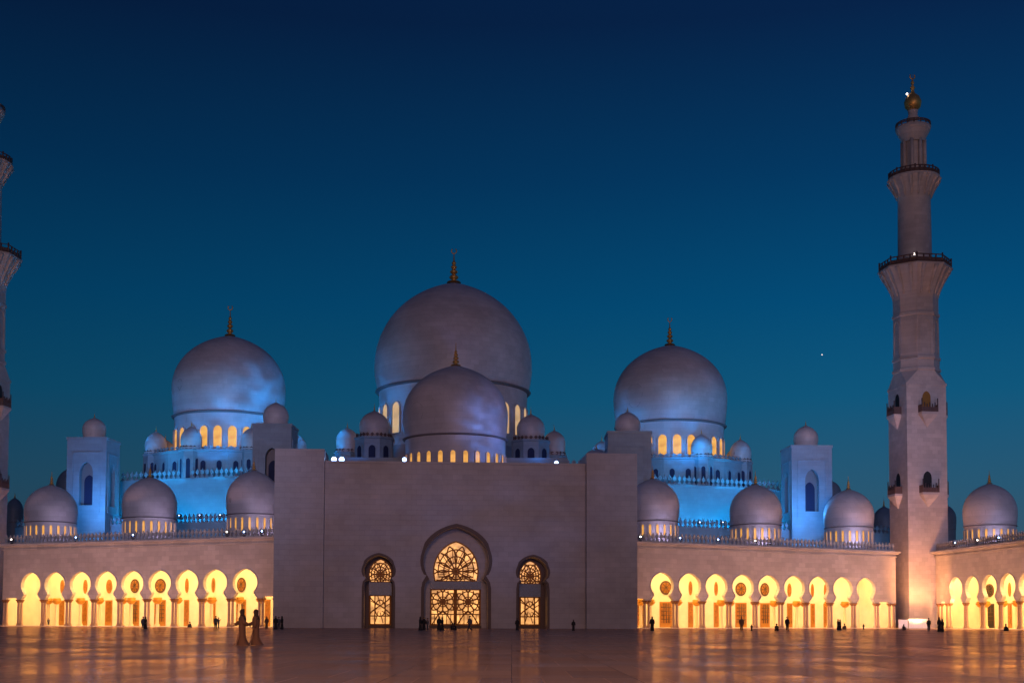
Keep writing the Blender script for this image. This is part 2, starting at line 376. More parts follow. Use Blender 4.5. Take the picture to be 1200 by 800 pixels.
def gxy(px, Y): q = P(px, 700, Y); return (q.x, q.y)
FL = Frame(gxy(3, 232), gxy(322, 207.5))
FR_ = Frame(gxy(744, 217.5), gxy(1050, 246))
FS = Frame(gxy(1097, 246), gxy(1206, 211))      # the courtyard's side gallery coming towards the camera
FS2 = Frame(gxy(1097, 246), gxy(1245, 201))
GE = 2750
gallery('arcade_gallery', 'lit marble arcade of nine keyhole arches left of the entrance block', FL,
        [36, 64, 94, 124, 155, 187, 219, 252, 287], [(7, 19.5), (308, 321)],
        [(36, -7, 3, 0), (64, 9, 4, 0), (94, 6, 4, 0), (124, 4, 6, 0), (155, 3, 9, 0), (187, 1, 11, 0), (219, 0, 3.5, 0), (252, -2, 3.5, 0), (287, -4, 9, 0), (313, 1, 4, 0)], GE, 0)
gallery('arcade_gallery', 'lit marble arcade of nine keyhole arches between entrance block and right minaret', FR_,
        [776, 808.3, 839.6, 870.8, 901, 931, 959.7, 987.8, 1014.8], [(746, 755.5), (1031, 1042)],
        [(750, 1, 9, 0), (776, 4, 12, 0), (808, 1, 3.5, 0), (839, 0, 3.5, 0), (871, -3, 11, 0), (901, -5, 9, 0), (931, -6, 4, 0), (960, -8, 3, 0), (960, 7, 2.5, 0), (1015, 3, 3, 0)], GE, 0)
gallery('arcade_gallery', 'lit marble arcade on the far right, running towards the viewer past the right minaret', FS2,
        [1120.5, 1139.5, 1160, 1181.5, 1204, 1228], [(1103, 1107)],
        [(1139.5, 0, 4, 1), (1160, 0, 9, 1), (1181.5, 2, 3, 0), (1204, 0, 4, 0)], GE * .95, 0)

# ------------------------------------------------------------------ entrance block
FP = Frame(gxy(320, 196), gxy(747, 200))
E = thing('entrance_block', 'tall plain marble entrance block with two square pylons and three glowing arches', 'building', FP.A, FP.rz)
hp = FP.hit
sL1 = hp(379.5, 600)[0]; sR0 = hp(687.5, 600)[0]
zL = hp(350, 525.5)[1]; zR = hp(717, 531)[1]; zM = hp(534, 542.5)[1]
def kx(px, py): return hp(px, py, 1.4)
DW = 1.4        # middle wall set back from the pylons
def o_arch(x0, x1, apex, yw, yn, wn, frd):      # px description -> keyhole outline
    s0, _ = hp(x0, 700, frd); s1, _ = hp(x1, 700, frd); c = (s0 + s1) / 2
    za = hp((x0 + x1) / 2, apex, frd)[1]; zc = hp((x0 + x1) / 2, yw, frd)[1]; zn = hp((x0 + x1) / 2, yn, frd)[1]
    rx = (s1 - s0) / 2; rz = (za - zc) / 1.10
    return keyhole(c, rx, rz, zc, rx * wn, zn, rx * .97, zn - .9, 0.0, 30)
AM = o_arch(496, 573, 617, 657, 682, .94, DW)
AL = o_arch(426, 461, 650, 668, 681, .92, DW)
AR = o_arch(607, 642, 652, 670, 683, .92, DW)
sM0 = sL1 - .3; sM1 = sR0 + .3
poly = [(sM0, zM), (sM0, 0)] + AL + AM + AR + [(sM1, 0), (sM1, zM)]
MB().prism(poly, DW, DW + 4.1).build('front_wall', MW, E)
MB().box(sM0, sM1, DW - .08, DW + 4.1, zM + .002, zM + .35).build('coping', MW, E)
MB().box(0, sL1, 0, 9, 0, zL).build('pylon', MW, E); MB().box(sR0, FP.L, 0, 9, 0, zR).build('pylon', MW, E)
MB().box(sM0, sM1, DW + 9, DW + 9.5, 0, zM - 1).build('inner_wall', MW, E)
MB().box(sM0, sM1, DW + 4.0, DW + 20, zM - 1.6, zM - 1.1).build('roof', MW, E)
def moulding(pl, k, th=.35, nm='arch_moulding'):  # makes the dark bands that stand for the arch recess shade
    xs = [p[0] for p in pl]; c = (min(xs) + max(xs)) / 2; w = max(xs) - c
    out = [(c + (x - c) * (1 + th / w), z + (th if abs(x - c) < w * .9 and z > 5 else 0) * (1 if z > 5 else 0)) for x, z in pl]
    inn = [(c + (x - c) * 1.002, z) for x, z in pl]
    mb = MB(); ring_prism(mb, inn, out, DW - .12, DW + .05); return mb.build(nm, SCRD, E)  # dark band paints the recess shadow round the arch
for pl in (AM, AL, AR): moulding(pl, 1, .5 if pl is AM else .35)
def portal(x0w, x1w, apex, yw, ybot, band0, band1, xd0, xd1, yd1, outer, d, name, petals):
    """inner screen with round-headed window, mosaic band and glass door"""
    s0, zt = hp(x0w, yw, d); s1, _ = hp(x1w, yw, d); c = (s0 + s1) / 2; r = (s1 - s0) / 2
    za = hp((x0w + x1w) / 2, apex, d)[1]; zc = hp((x0w + x1w) / 2, yw, d)[1]; zb = hp((x0w + x1w) / 2, ybot, d)[1]
    z1 = hp((x0w + x1w) / 2, band0, d)[1]; z0 = hp((x0w + x1w) / 2, band1, d)[1]; zf = hp(c, yd1, d)[1]; zf = .45
    sd0 = hp(xd0, 700, d)[0]; sd1 = hp(xd1, 700, d)[0]
    S = None
    xs = [p[0] for p in outer]; oc = (min(xs) + max(xs)) / 2
    # upper window outline
    rz = (za - zc) / 1.10; a1 = math.asin(max(-1, (zb - zc) / rz)); up = []
    for i in range(31):
        a = PI - a1 + (2 * a1 - PI) * i / 30; x = r * math.cos(a); z = zc + rz * math.sin(a) + (rz * .1 * max(0, 1 - abs(x) / r) ** 2 if math.sin(a) > 0 else 0)
        up.append((c + x, z))
    wb = abs(up[0][0] - c)
    # screen wall between outer arch and glass
    scr = [(min(xs) - .6, max(p[1] for p in outer) + .8), (min(xs) - .6, 0), (sd0, 0), (sd0, z1), (c - wb, z1)] + up + [(c + wb, z1), (sd1, z1), (sd1, 0), (max(xs) + .6, 0), (max(xs) + .6, max(p[1] for p in outer) + .8)]
    MB().prism(scr, d, d + .5).build('screen_wall', MW if petals > 8 else SCRD, E)
    Wn = MB().prism(up, d + .22, d + .3).build('arched_window', AMBER2, E)
    l = MB(); yy = d + .15; H = za - zb; rt = .115 if petals > 8 else .105
    def V(x, z): return (x, yy, z)
    def inside(x, z):
        if z < zb + .05: return False
        q = ((x - c) / r) ** 2 + ((z - zc) / rz) ** 2
        return q < 1.02
    l.tube([V(x, z) for x, z in up] + [V(*up[0])], rt * 1.6)
    for q in range(petals):
        a = 2 * PI * q / petals + PI / petals
        for sg in (-1, 1):
            pts = []
            for i in range(13):
                t_ = i / 12; rr = r * 1.15 * t_; aa = a + sg * .42 * math.sin(PI * t_) * (1.0 - .35 * t_)
                x, z = c + rr * math.cos(aa), zc + rr * math.sin(aa)
                if inside(x, z): pts.append(V(x, z))
            if len(pts) > 1: l.tube(pts, rt)
    for q in range(petals * 2):
        a = PI * q / petals
        pts = [V(c + r * t_ * math.cos(a + .25 * (t_ - .5) * (-1) ** q), zc + r * t_ * math.sin(a + .25 * (t_ - .5) * (-1) ** q)) for t_ in (.35, .6, .85, 1.05)]
        pts = [p for p in pts if inside(p[0], p[2])]
        if len(pts) > 1: l.tube(pts, rt * .6)
    for k in (.32, .55, .8):
        pts = [V(c + r * k * math.cos(a), zc + rz * k * math.sin(a)) for a in [2 * PI * i / 24 for i in range(25)]]
        l.tube([p for p in pts if inside(p[0], p[2])], rt)
    l.build('lattice', BRONZE, Wn)
    MB().box(sd0 - .05, sd1 + .05, d - .15, d + .4, z0, z1 + .01).build('mosaic_band', MOSA, E)
    n = 2 if petals > 8 else 1; w = (sd1 - sd0) / n
    MB().box(sd0 - .1, sd1 + .1, d - .2, d + .55, 0, .45).build('threshold', DARK, E)
    for k in range(n):
        a0 = sd0 + w * k + .1; b0 = a0 + w - .2; m_ = (a0 + b0) / 2; D = MB().box(a0, b0, d + .22, d + .3, .46, z0).build('door', AMBER2, E)
        l = MB(); hh = (z0 - .5); lo = .5 + (hh * .3 if n == 2 else 0); mid = (lo + z0) / 2; R_ = min((b0 - a0) / 2, (z0 - lo) / 2)
        for e in ([(a0, .5), (a0, z0)], [(b0, .5), (b0, z0)], [(a0, .5), (b0, .5)], [(a0, z0), (b0, z0)]): l.tube([V(*p) for p in e], rt * 1.7)
        if n == 2:
            for q in range(10):
                a = 2 * PI * q / 10
                for sg in (-1, 1):
                    pts = []
                    for i in range(11):
                        t_ = i / 10; rr = R_ * 1.25 * t_; aa = a + sg * .34 * math.sin(PI * min(1, t_ * 1.1)); x, z = m_ + rr * math.cos(aa), mid + rr * math.sin(aa)
                        if a0 < x < b0 and .5 < z < z0: pts.append(V(x, z))
                    if len(pts) > 1: l.tube(pts, rt)
            for kk_ in (.42, .86):
                l.tube([V(m_ + R_ * kk_ * math.cos(a), mid + R_ * kk_ * math.sin(a)) for a in [2 * PI * i / 20 for i in range(21)]], rt * .8)
            for q in range(1, 6): l.tube([V(a0 + (b0 - a0) * q / 6, .5), V(a0 + (b0 - a0) * q / 6, lo)], rt * .6)
            for sg in (-1, 1): l.tube([V(m_ + sg * R_ * .9, .5), V(m_ + sg * R_ * .35, lo), V(m_, lo + .6)], rt)
            l.tube([V(a0, lo), V(b0, lo)], rt * .8)
        else:
            for sg in (-1, 1):
                l.tube([V(m_ + sg * (b0 - a0) / 2 * math.cos(t_ * PI), .5 + (z0 - .5) * (.3 + .7 * t_)) for t_ in [i / 12 for i in range(13)]], rt)
                l.tube([V(m_ + sg * (b0 - a0) * .25, .5), V(m_ + sg * (b0 - a0) * .25, z0)], rt)
            l.tube([V(a0, .5 + hh * .3), V(b0, .5 + hh * .3)], rt)
            for q in range(8):
                a = q * PI / 4; l.tube([V(m_ + R_ * .25 * math.cos(a), mid + .3 + R_ * .4 * math.sin(a)), V(m_ + R_ * 1.0 * math.cos(a + .3), mid + .3 + R_ * 1.5 * math.sin(a + .3))], rt * .7)
            l.tube([V(m_ + R_ * .5 * math.cos(a), mid + .3 + R_ * .8 * math.sin(a)) for a in [2 * PI * i / 16 for i in range(17)]], rt)
        l.build('lattice', BRONZE, D)
portal(508, 560.5, 634, 669, 681, 681, 690, 504, 563.5, 731, AM, 5.6, 'main', 12)
portal(432.3, 459.2, 654.5, 672.5, 682, 682, 697, 432.5, 458.5, 731, AL, 5.6, 'side', 8)
portal(608.6, 634, 656.5, 674.5, 684, 684, 699, 608.8, 633, 731, AR, 5.6, 'side', 8)

# ------------------------------------------------------------------ domes
def finial(h, r, parent, z, crescent=False, dark=False):
    pr = [(r * 1.5, 0), (r * 1.3, h * .03), (r * .5, h * .07)]
    zz = .07
    for k, s in enumerate((1.0, .85, .68, .5)):
        hh = .17 * (1 - k * .13)
        pr += [(r * .3, h * zz), (r * s * .75, h * (zz + hh * .25)), (r * s, h * (zz + hh * .5)), (r * s * .75, h * (zz + hh * .75)), (r * .25, h * (zz + hh))]; zz += hh
    pr += [(r * .16, h * (zz + .02)), (r * .08, h * (.93 if not crescent else .84)), (0, h * (1 if not crescent else .86))]
    F = MB().lathe(pr, 12).build('finial', GOLD, parent, (0, 0, z))
    if crescent:
        m = MB(); rc = h * .075; m.tube([(rc * math.sin(a), 0, h * .92 - rc * math.cos(a)) for a in [-2.5 + 5.0 * i / 16 for i in range(17)]], rc * .22); m.build('crescent', GOLD, F)
    return F
def shell_prof(r, zr, zw, za, k=.957, n=26, tip=.07):
    """ring at zr, widest at zw, apex za"""
    pr = []
    for i in range(8):
        t_ = i / 8; pr.append((r * (k + (1 - k) * math.sin(t_ * PI / 2)), zr + (zw - zr) * t_))
    H = za - zw
    for i in range(n + 1):
        a = PI / 2 * i / n; pr.append((max(0, r * math.cos(a)), zw + H * ((1 - tip) * math.sin(a) + tip * (a / (PI / 2)) ** 6)))
    pr[-1] = (0, za); return pr
def win_meshes(w, h, pane_m, frame_m, th=.18, fw=.16):
    inn = arch_poly(w, h); out = [(x * (1 + 2 * fw / w), z + (fw if z > 0.01 else 0)) for x, z in inn]
    f = MB(); ring_prism(f, inn, out, -th, .12); f.box(-w / 2 - fw, w / 2 + fw, -th * 1.4, .12, -.2, -.002)
    q = MB().prism(inn, -.04, .1)
    return f.mesh('window', frame_m), q.mesh('pane', pane_m)
def ring_windows(T, n, rad, z, meshes, a0=0, half=False):
    for k in range(n):
        a = a0 + 2 * PI * k / n          # a=0 faces the camera (-Y)
        if half and math.cos(a) < -.25: continue
        x, y = rad * math.sin(a), -rad * math.cos(a)
        w = link('window', meshes[0], T, (x, y, z), a); link('pane', meshes[1], w)
def dome(name, label, px, apex, yw, ring, base, hw, Y, nwin=0, wtop=0, wbot=0, wwpx=0, win_mat=None, fin=0, crescent=False, drum_k=.955, group=None, cat='dome', m=MD, off=0, segs=72, drop=0):
    c = P(px, yw, Y); k = ppm(c); r = hw / k
    zz = lambda y: P(px, y, Y).z
    zb = zz(base); T = thing(name, label, cat, (c.x, Y, zb), 0, group)
    za, zw, zr = zz(apex) - zb, zz(yw) - zb, zz(ring) - zb
    # local marble with its coursing wrapped round this radius
    MB().lathe(shell_prof(r, zr + .0, zw, za), segs).build('shell', m, T)
    rd = r * drum_k; t_ = min(.5, r * .035)
    MB().lathe([(rd * .99, zr - t_ * 1.2), (rd * 1.012 + t_ * .5, zr - t_ * .9), (rd * 1.012 + t_ * .9, zr - t_ * .4), (rd * 1.0, zr - .01)], segs).build('ring_moulding', RINGM, T)  # dark colour draws the ledge's shadow line
    if zr > .3:
        MB().lathe([(rd * .985, 0), (rd * .985, zr * .5), (rd * .99, zr - t_ * 1.21)], segs).build('drum', m, T)
    if drop: MB().lathe([(rd * 1.03, -drop), (rd * 1.03, -.25), (rd * .99, -.01)], segs).build('pedestal', m, T)
    if nwin:
        zt, z0 = zz(wtop) - zb, zz(wbot) - zb
        ms = win_meshes(wwpx / k, zt - z0, win_mat or AMBER, m, th=min(.2, r * .02 + .05), fw=min(.25, wwpx / k * .16))
        ring_windows(T, nwin, rd * .985 + .02, z0, ms, off)
    if fin: finial(fin / k, hw / k * .055 + .13, T, za - .05, crescent)
    return T
dome('great_dome', 'largest dome with tall gold crescent finial, at the centre behind the entrance block', 531.3, 331, 432, 459.5, 530, 92, 276, 24, 481, 516, 12, PALE, 41, True, .95, drop=9)
dome('front_dome', 'mid-sized dome with low amber windows above the entrance block, before the largest dome', 533.8, 428, 489, 515, 556, 61.5, 230, 26, 535, 551, 5.4, AMBER, 28, False, .965, drop=6)
dome('great_dome', 'large dome with amber drum windows above the blue-lit hall on the left', 268.5, 393, 457, 490, 544, 65.2, 285, 24, 507.5, 531.5, 9.4, AMBER, 36, True, .955, group=None, off=R(1.5))
dome('great_dome', 'large dome with amber drum windows above the blue-lit hall on the right', 785.2, 404, 468, 500, 552, 66, 285, 24, 517.5, 540.5, 9.4, AMBER, 33, True, .95, off=R(0))
# row of domes standing on the gallery roofs
WG = 'domes on the gallery roofs'
wing = [(59.8, 567.5, 599, 612, 628, 30, 243, 'leftmost small-windowed dome on the left gallery roof, nearest the left minaret'),
        (175.3, 558.5, 592, 607, 625, 31.5, 233, 'middle small-windowed dome on the left gallery roof, between its two neighbours'),
        (297, 550.5, 587, 603, 623, 31.5, 222, 'small-windowed dome on the left gallery roof beside the entrance block'),
        (765, 560.3, 594, 611, 629, 31, 231, 'small-windowed dome on the right gallery roof half hidden by the right pylon'),
        (885.5, 567, 600, 615, 633, 30.3, 242, 'middle small-windowed dome on the right gallery roof, left of the square tower'),
        (994.5, 572.8, 604, 618, 635, 29, 252, 'small-windowed dome on the right gallery roof between square tower and right minaret'),
        (1160, 566, 600, 616, 634, 30.5, 238, 'small-windowed brownish dome at the far right, right of the right minaret')]
for px, ap, yw, rg, bs, hw, Y, lb in wing:
    dome('roof_dome', lb, px, ap, yw, rg, bs + 3, hw, Y, 22, rg + 5, bs + .5, 2.7, AMBER, 16, False, .955, group=WG, cat='dome', off=R(4), segs=56, drop=2.6)
for px, ap, yw, rg, bs, hw, Y, lb in wing:
    c = P(px, bs, Y - 11); light('AREA', 'roof_uplight', (c.x + 3, Y - 7.2, c.z + .2), (c.x, Y, c.z + 6), 130, (.72, .60, 1), size=1.2)
for sx, tx, tz in ((-30, -66, 25), (30, 50, 26), (90, 82, 24)):
    light('SPOT', 'dome_fill_light', (sx, -40, 30), (tx, 236, tz), 420000, (.42, .52, 1), spot_size=R(17), spot_blend=1, shadow_soft_size=1.5)  # added bluish fill from behind the camera for the roof domes
# far domes glimpsed behind
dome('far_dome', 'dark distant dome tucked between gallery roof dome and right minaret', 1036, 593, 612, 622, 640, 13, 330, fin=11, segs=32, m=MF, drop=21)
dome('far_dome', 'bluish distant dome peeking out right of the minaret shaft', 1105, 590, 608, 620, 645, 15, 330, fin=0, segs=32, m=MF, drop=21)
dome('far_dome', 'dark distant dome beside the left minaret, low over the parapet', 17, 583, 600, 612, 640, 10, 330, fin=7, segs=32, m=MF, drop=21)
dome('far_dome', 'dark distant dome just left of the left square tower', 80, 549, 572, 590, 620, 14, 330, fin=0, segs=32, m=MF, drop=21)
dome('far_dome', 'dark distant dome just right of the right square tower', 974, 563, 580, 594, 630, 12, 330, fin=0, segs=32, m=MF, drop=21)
dome('far_dome', 'small dome peeking over the right pylon of the entrance block', 699, 525.7, 538, 546, 560, 15, 262, fin=5, segs=32, drop=29)

# ------------------------------------------------------------------ blue lit prayer halls behind the galleries
def hall(label, A, B, ztop_px, zlow_px, low_line, depth=52):
    fr = Frame(A, B); T = thing('prayer_hall', label, 'building', fr.A, fr.rz)
    z1 = (fr.hit(*ztop_px)[1]); 
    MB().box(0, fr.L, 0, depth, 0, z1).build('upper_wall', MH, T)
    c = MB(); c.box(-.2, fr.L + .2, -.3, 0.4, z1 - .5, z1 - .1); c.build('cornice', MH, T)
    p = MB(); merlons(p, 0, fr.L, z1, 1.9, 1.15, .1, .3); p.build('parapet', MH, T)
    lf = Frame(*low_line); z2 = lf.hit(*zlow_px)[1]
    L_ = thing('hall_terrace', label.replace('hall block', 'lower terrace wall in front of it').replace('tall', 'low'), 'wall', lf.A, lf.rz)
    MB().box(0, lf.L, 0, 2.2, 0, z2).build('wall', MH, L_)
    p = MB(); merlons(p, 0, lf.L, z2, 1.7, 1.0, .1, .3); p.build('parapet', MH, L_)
    return fr, lf, z1, z2
hl = hall('tall blue-lit hall block with crenellated top on the left', gxy(138, 273), gxy(330, 259), (230, 559), (230, 611.5), (gxy(16, 270), gxy(330, 246)))
hr = hall('tall blue-lit hall block with crenellated top on the right', gxy(742, 259), gxy(921, 274), (850, 569.5), (850, 618.5), (gxy(742, 247), gxy(1046, 268)))
# centre block carrying the great dome
c0 = P(395, 541, 252); 
Cn = thing('prayer_hall', 'central hall block hidden behind the entrance block, carrying the largest dome', 'building', (0, 0, 0))
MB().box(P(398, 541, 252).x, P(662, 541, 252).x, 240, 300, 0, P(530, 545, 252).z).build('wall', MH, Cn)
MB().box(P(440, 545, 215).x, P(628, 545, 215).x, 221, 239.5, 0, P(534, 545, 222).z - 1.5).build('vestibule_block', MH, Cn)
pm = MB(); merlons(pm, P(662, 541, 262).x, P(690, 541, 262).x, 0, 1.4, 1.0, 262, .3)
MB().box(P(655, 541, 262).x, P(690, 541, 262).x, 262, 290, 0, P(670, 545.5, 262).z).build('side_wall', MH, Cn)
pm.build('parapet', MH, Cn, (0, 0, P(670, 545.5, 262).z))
# round terraces with niches and ring of little domes around the two side domes
def terrace(label, px, top, bot, hwpx, Y, a0, side):
    c = P(px, bot, Y); k = ppm(c); r = hwpx / k; zb = c.z - 1; zt = P(px, top, Y).z - zb
    T = thing('dome_terrace', label, 'terrace', (c.x, Y, zb))
    MB().lathe([(r, 0), (r, zt - .5), (r * 1.02, zt - .35), (r * 1.02, zt), (r * .9, zt), (r * .9, 0.01)], 16, smooth=False, a0=R(11.25)).build('wall', MH, T)
    pm = MB()
    for q in range(16):
        a = 2 * PI * q / 16; ln = 2 * r * math.tan(PI / 16)
        ca, sa = math.cos(a), math.sin(a); rr = r * math.cos(PI / 16)
        Tf = lambda x, y, z, ca=ca, sa=sa, rr=rr: (x * ca + (rr - y) * sa, x * sa - (rr - y) * ca, z)
        merlons(pm, -ln / 2 * .95, ln / 2 * .95, zt, 1.0, 1.3, .1, .25, Tf)
    pm.build('parapet', MH, T)
    ms = win_meshes(1.1, 2.0, BLUEP, MH, .15, .2)  # dark panes stand in for the shade inside the niches
    for q in range(32):
        a = 2 * PI * (q + .5) / 32
        if math.cos(a) < -.2: continue
        rr = r * math.cos(PI / 16) / math.cos(((a + PI / 16) % (PI / 8)) - PI / 16) + .03
        x, y = rr * math.sin(a), -rr * math.cos(a); w = link('niche', ms[0], T, (x, y, 2.0), round((a) / (PI / 8)) * PI / 8); link('pane', ms[1], w)
    return c, k, r, zb, zt
def mini_dome(label, px, apex, yw, base, foot, hw, Y, m=MD, blk=None, group=None, niches=True, nm='turret', cat='turret'):
    """small dome on an octagonal turret; foot = px row of turret bottom"""
    c = P(px, base, Y); k = ppm(c); r = hw / k; zf = P(px, foot, Y).z; zb = P(px, base, Y).z - zf; za = P(px, apex, Y).z - zf; zw = P(px, yw, Y).z - zf
    T = thing(nm, label, cat, (c.x, Y, zf), 0, group); rb = (blk or hw * 1.1) / k
    MB().lathe(shell_prof(r, zb, zw, za, .93, 18, .12), 40).build('dome', m, T)
    MB().lathe([(r * .9, zb - .5), (r * 1.05, zb - .35), (r * 1.05, zb - .12), (r * .94, zb)], 40).build('ring_moulding', m, T)
    MB().lathe([(rb, 0), (rb, zb - 1.0), (rb * 1.06, zb - .85), (rb * 1.06, zb - .52)], 8, smooth=False, a0=PI / 8).build('base', MH if m is MD else m, T)
    pm = MB()
    for q in range(8):
        a = 2 * PI * q / 8; ln = 2 * rb * math.tan(PI / 8); ca, sa = math.cos(a), math.sin(a); rr = rb * math.cos(PI / 8)
        Tf = lambda x, y, z, ca=ca, sa=sa, rr=rr: (x * ca + (rr - y) * sa, x * sa - (rr - y) * ca, z)
        merlons(pm, -ln / 2 * .9, ln / 2 * .9, zb - .52, .8, .8, .1, .2, Tf)
    pm.build('parapet', RAIL, T)
    if niches:
        w = 2 * rb * math.tan(PI / 8); ms = win_meshes(w * .42, max(1.2, (zb - 1.2) * .74), BLUEP, MH, .12, w * .07)  # dark panes stand in for the shade inside the niches
        for q in range(8):
            a = 2 * PI * q / 8; rr = rb * math.cos(PI / 8) + .03
            link('pane', ms[1], link('niche', ms[0], T, (rr * math.sin(a), -rr * math.cos(a), .15), a))
    finial(r * .55, r * .06, T, za - .05); return T
for side, px, Y, top, bot, sgn in (('left', 268.5, 285, 538.5, 566, -1), ('right', 785.2, 285, 547, 575, 1)):
    c, k, r, zb, zt = terrace(f'round niched terrace with small battlements under the large {side} dome', px, top, bot, 92, Y, 0, side)
    for q in range(8):
        a = R((-16.5 if side == 'left' else 17.0) + 45 * q)
        if math.cos(a) < .1 and not abs(math.sin(a)) > .8: continue
        if math.cos(a) < -.3: continue
        x = r * .93 * math.sin(a); y = Y - r * .93 * math.cos(a)
        qx, _ = proj((c.x + x, y, zb + zt)); vis = {('left', -16): 'in front of the amber windows', }
        where = ('rear' if math.cos(a) < 0 else 'front left' if x < 0 else 'front right') if math.cos(a) > .7 or math.cos(a) < 0 else ('far left' if x < 0 else 'far right')
        kk = ppm((c.x + x, y, zb + zt)); h0 = zt - .3
        zp = lambda z: proj((c.x + x, y, z))[1]
        T = mini_dome(f'little blue-lit domed turret at the {where} of the large {side} dome\'s terrace', qx, zp(zb + zt + 5.2), zp(zb + zt + 2.0), zp(zb + zt + .6), zp(zb), 12.6 * k / k, y, MD, 14, 'little domed turrets around the side domes')
# turrets flanking the centre dome
mini_dome('larger blue-lit domed turret left of the central domes', 438.5, 481, 499, 510.5, 545, 17.3, 250, MD, 23, 'turrets flanking the central domes')
mini_dome('larger blue-lit domed turret right of the central domes', 622, 485, 503, 514, 548, 16.5, 250, MD, 23, 'turrets flanking the central domes')
mini_dome('smaller outermost domed turret left of the central domes, beside two floodlights', 406.8, 501, 516, 528, 550, 13, 262, MD, 15, 'turrets flanking the central domes')
mini_dome('smaller outermost domed turret right of the central domes', 649.5, 504, 519, 531.5, 552, 13, 262, MD, 15, 'turrets flanking the central domes')

# ------------------------------------------------------------------ square corner towers
def tower(label, x0, x1, top, foot, Y, ang, dome_px, da, dw, db, dh, m=MH, md=MD, nw=1.0):
    """x0..x1 px span of the whole tower; ang = rotation"""
    cx = (x0 + x1) / 2; c = P(cx, foot, Y); k = ppm(P(cx, (top + foot) / 2, Y)); span = (x1 - x0) / k
    va = abs(math.atan2(c.x, Y) + (ang if c.x > 0 else -ang) * (1 if c.x > 0 else -1) * 1) ; w = span / (math.cos(va) + math.sin(va)); zt = P(cx, top, Y).z
    T = thing('square_tower', label, 'tower', (c.x, Y, 0), ang, 'square domed towers'); h = w / 2
    MB().box(-h + 1.9, h - 1.9, -h + 1.9, h - 1.9, 0, zt - .3).build('core', RINGM, T)  # core coloured dark so the niches look shaded
    za = P(cx, top + (foot - top) * .30, Y).z; z0 = P(cx, foot - (foot - top) * .12, Y).z; aw = w * .34 * nw
    pl = [(x, z0 + z) for x, z in arch_poly(aw, za - z0, 1.6)]
    mid = len(pl) // 2; ap = pl[mid]
    b0 = 0
    for q in range(4):
        fw = MB(); a = q * PI / 2; ca, sa = math.cos(a), math.sin(a)
        Tf = lambda x, y, z, ca=ca, sa=sa: (x * ca - y * sa, x * sa + y * ca, z)
        e = h - (.98 if q % 2 else 0)
        e = h if q % 2 == 0 else h - 1.0
        fw.prism([(-e, b0), (0, b0), (0, z0)] + pl[:mid + 1] + [(0, zt), (-e, zt)], -h, -h + .95, Tf)
        fw.prism([(0, zt)] + [ap] + pl[mid + 1:] + [(0, z0), (0, b0), (e, b0), (e, zt)], -h, -h + .95, Tf)
        fw.build('face_wall', m, T)
        MB().prism([(x * .75, z0 + z * .72) for x, z in arch_poly(aw, za - z0, 1.6)], -h + 1.80, -h + 1.95, Tf).build('window', BLUEP, T)  # dark pane added for the dark lower part of the niche
        # raised rectangular frame round the niche
        f2 = MB(); X = w * .33; zA = za + (zt - za) * .38; zB = z0 - 1.2; tt = .3
        inn = [(-X, zB), (-X, zA), (X, zA), (X, zB), (-X, zB)]; out = [(-X - tt, zB - tt), (-X - tt, zA + tt), (X + tt, zA + tt), (X + tt, zB - tt), (-X - tt, zB - tt)]
        for i in range(4): f2.prism([inn[i], inn[i + 1], out[i + 1], out[i]], -h - .14, -h + .02, Tf)
        f2.build('niche_frame', m, T)
    MB().box(-h - .15, h + .15, -h - .15, h + .15, zt, zt + .5).build('coping', m, T)
    zD = P(dome_px, db, Y).z; zA_ = P(dome_px, da, Y).z; zW = P(dome_px, dw, Y).z; r = dh / k
    D = MB().lathe(shell_prof(r, zt + .9, zW, zA_, .90, 18, .12), 40).build('dome', md, T)
    MB().lathe([(r * .95, zt + .5), (r * .98, zt + .7), (r * .9, zt + .9)], 40).build('drum', md, D)
    finial(r * .45, r * .06, D, zA_ - .05)
    return T
tower('pale blue-lit square tower with pointed niches, on the left between two gallery domes', 79, 138, 518, 604, 262, R(-2), 109, 489, 503, 515, 13.5)
tower('pale blue-lit square tower with pointed niches, on the right between two gallery domes', 916, 974.5, 527.5, 611, 262, R(3), 945, 498, 514, 526, 14.3)
tower('mauve square tower with round dome peeking over the left pylon', 296, 348, 502.5, 585, 246, R(0), 325.5, 471, 488, 501, 15)
tower('mauve square tower with round dome peeking over the right pylon', 708.5, 763, 511.5, 594, 246, R(0), 736, 482, 498, 510, 15)

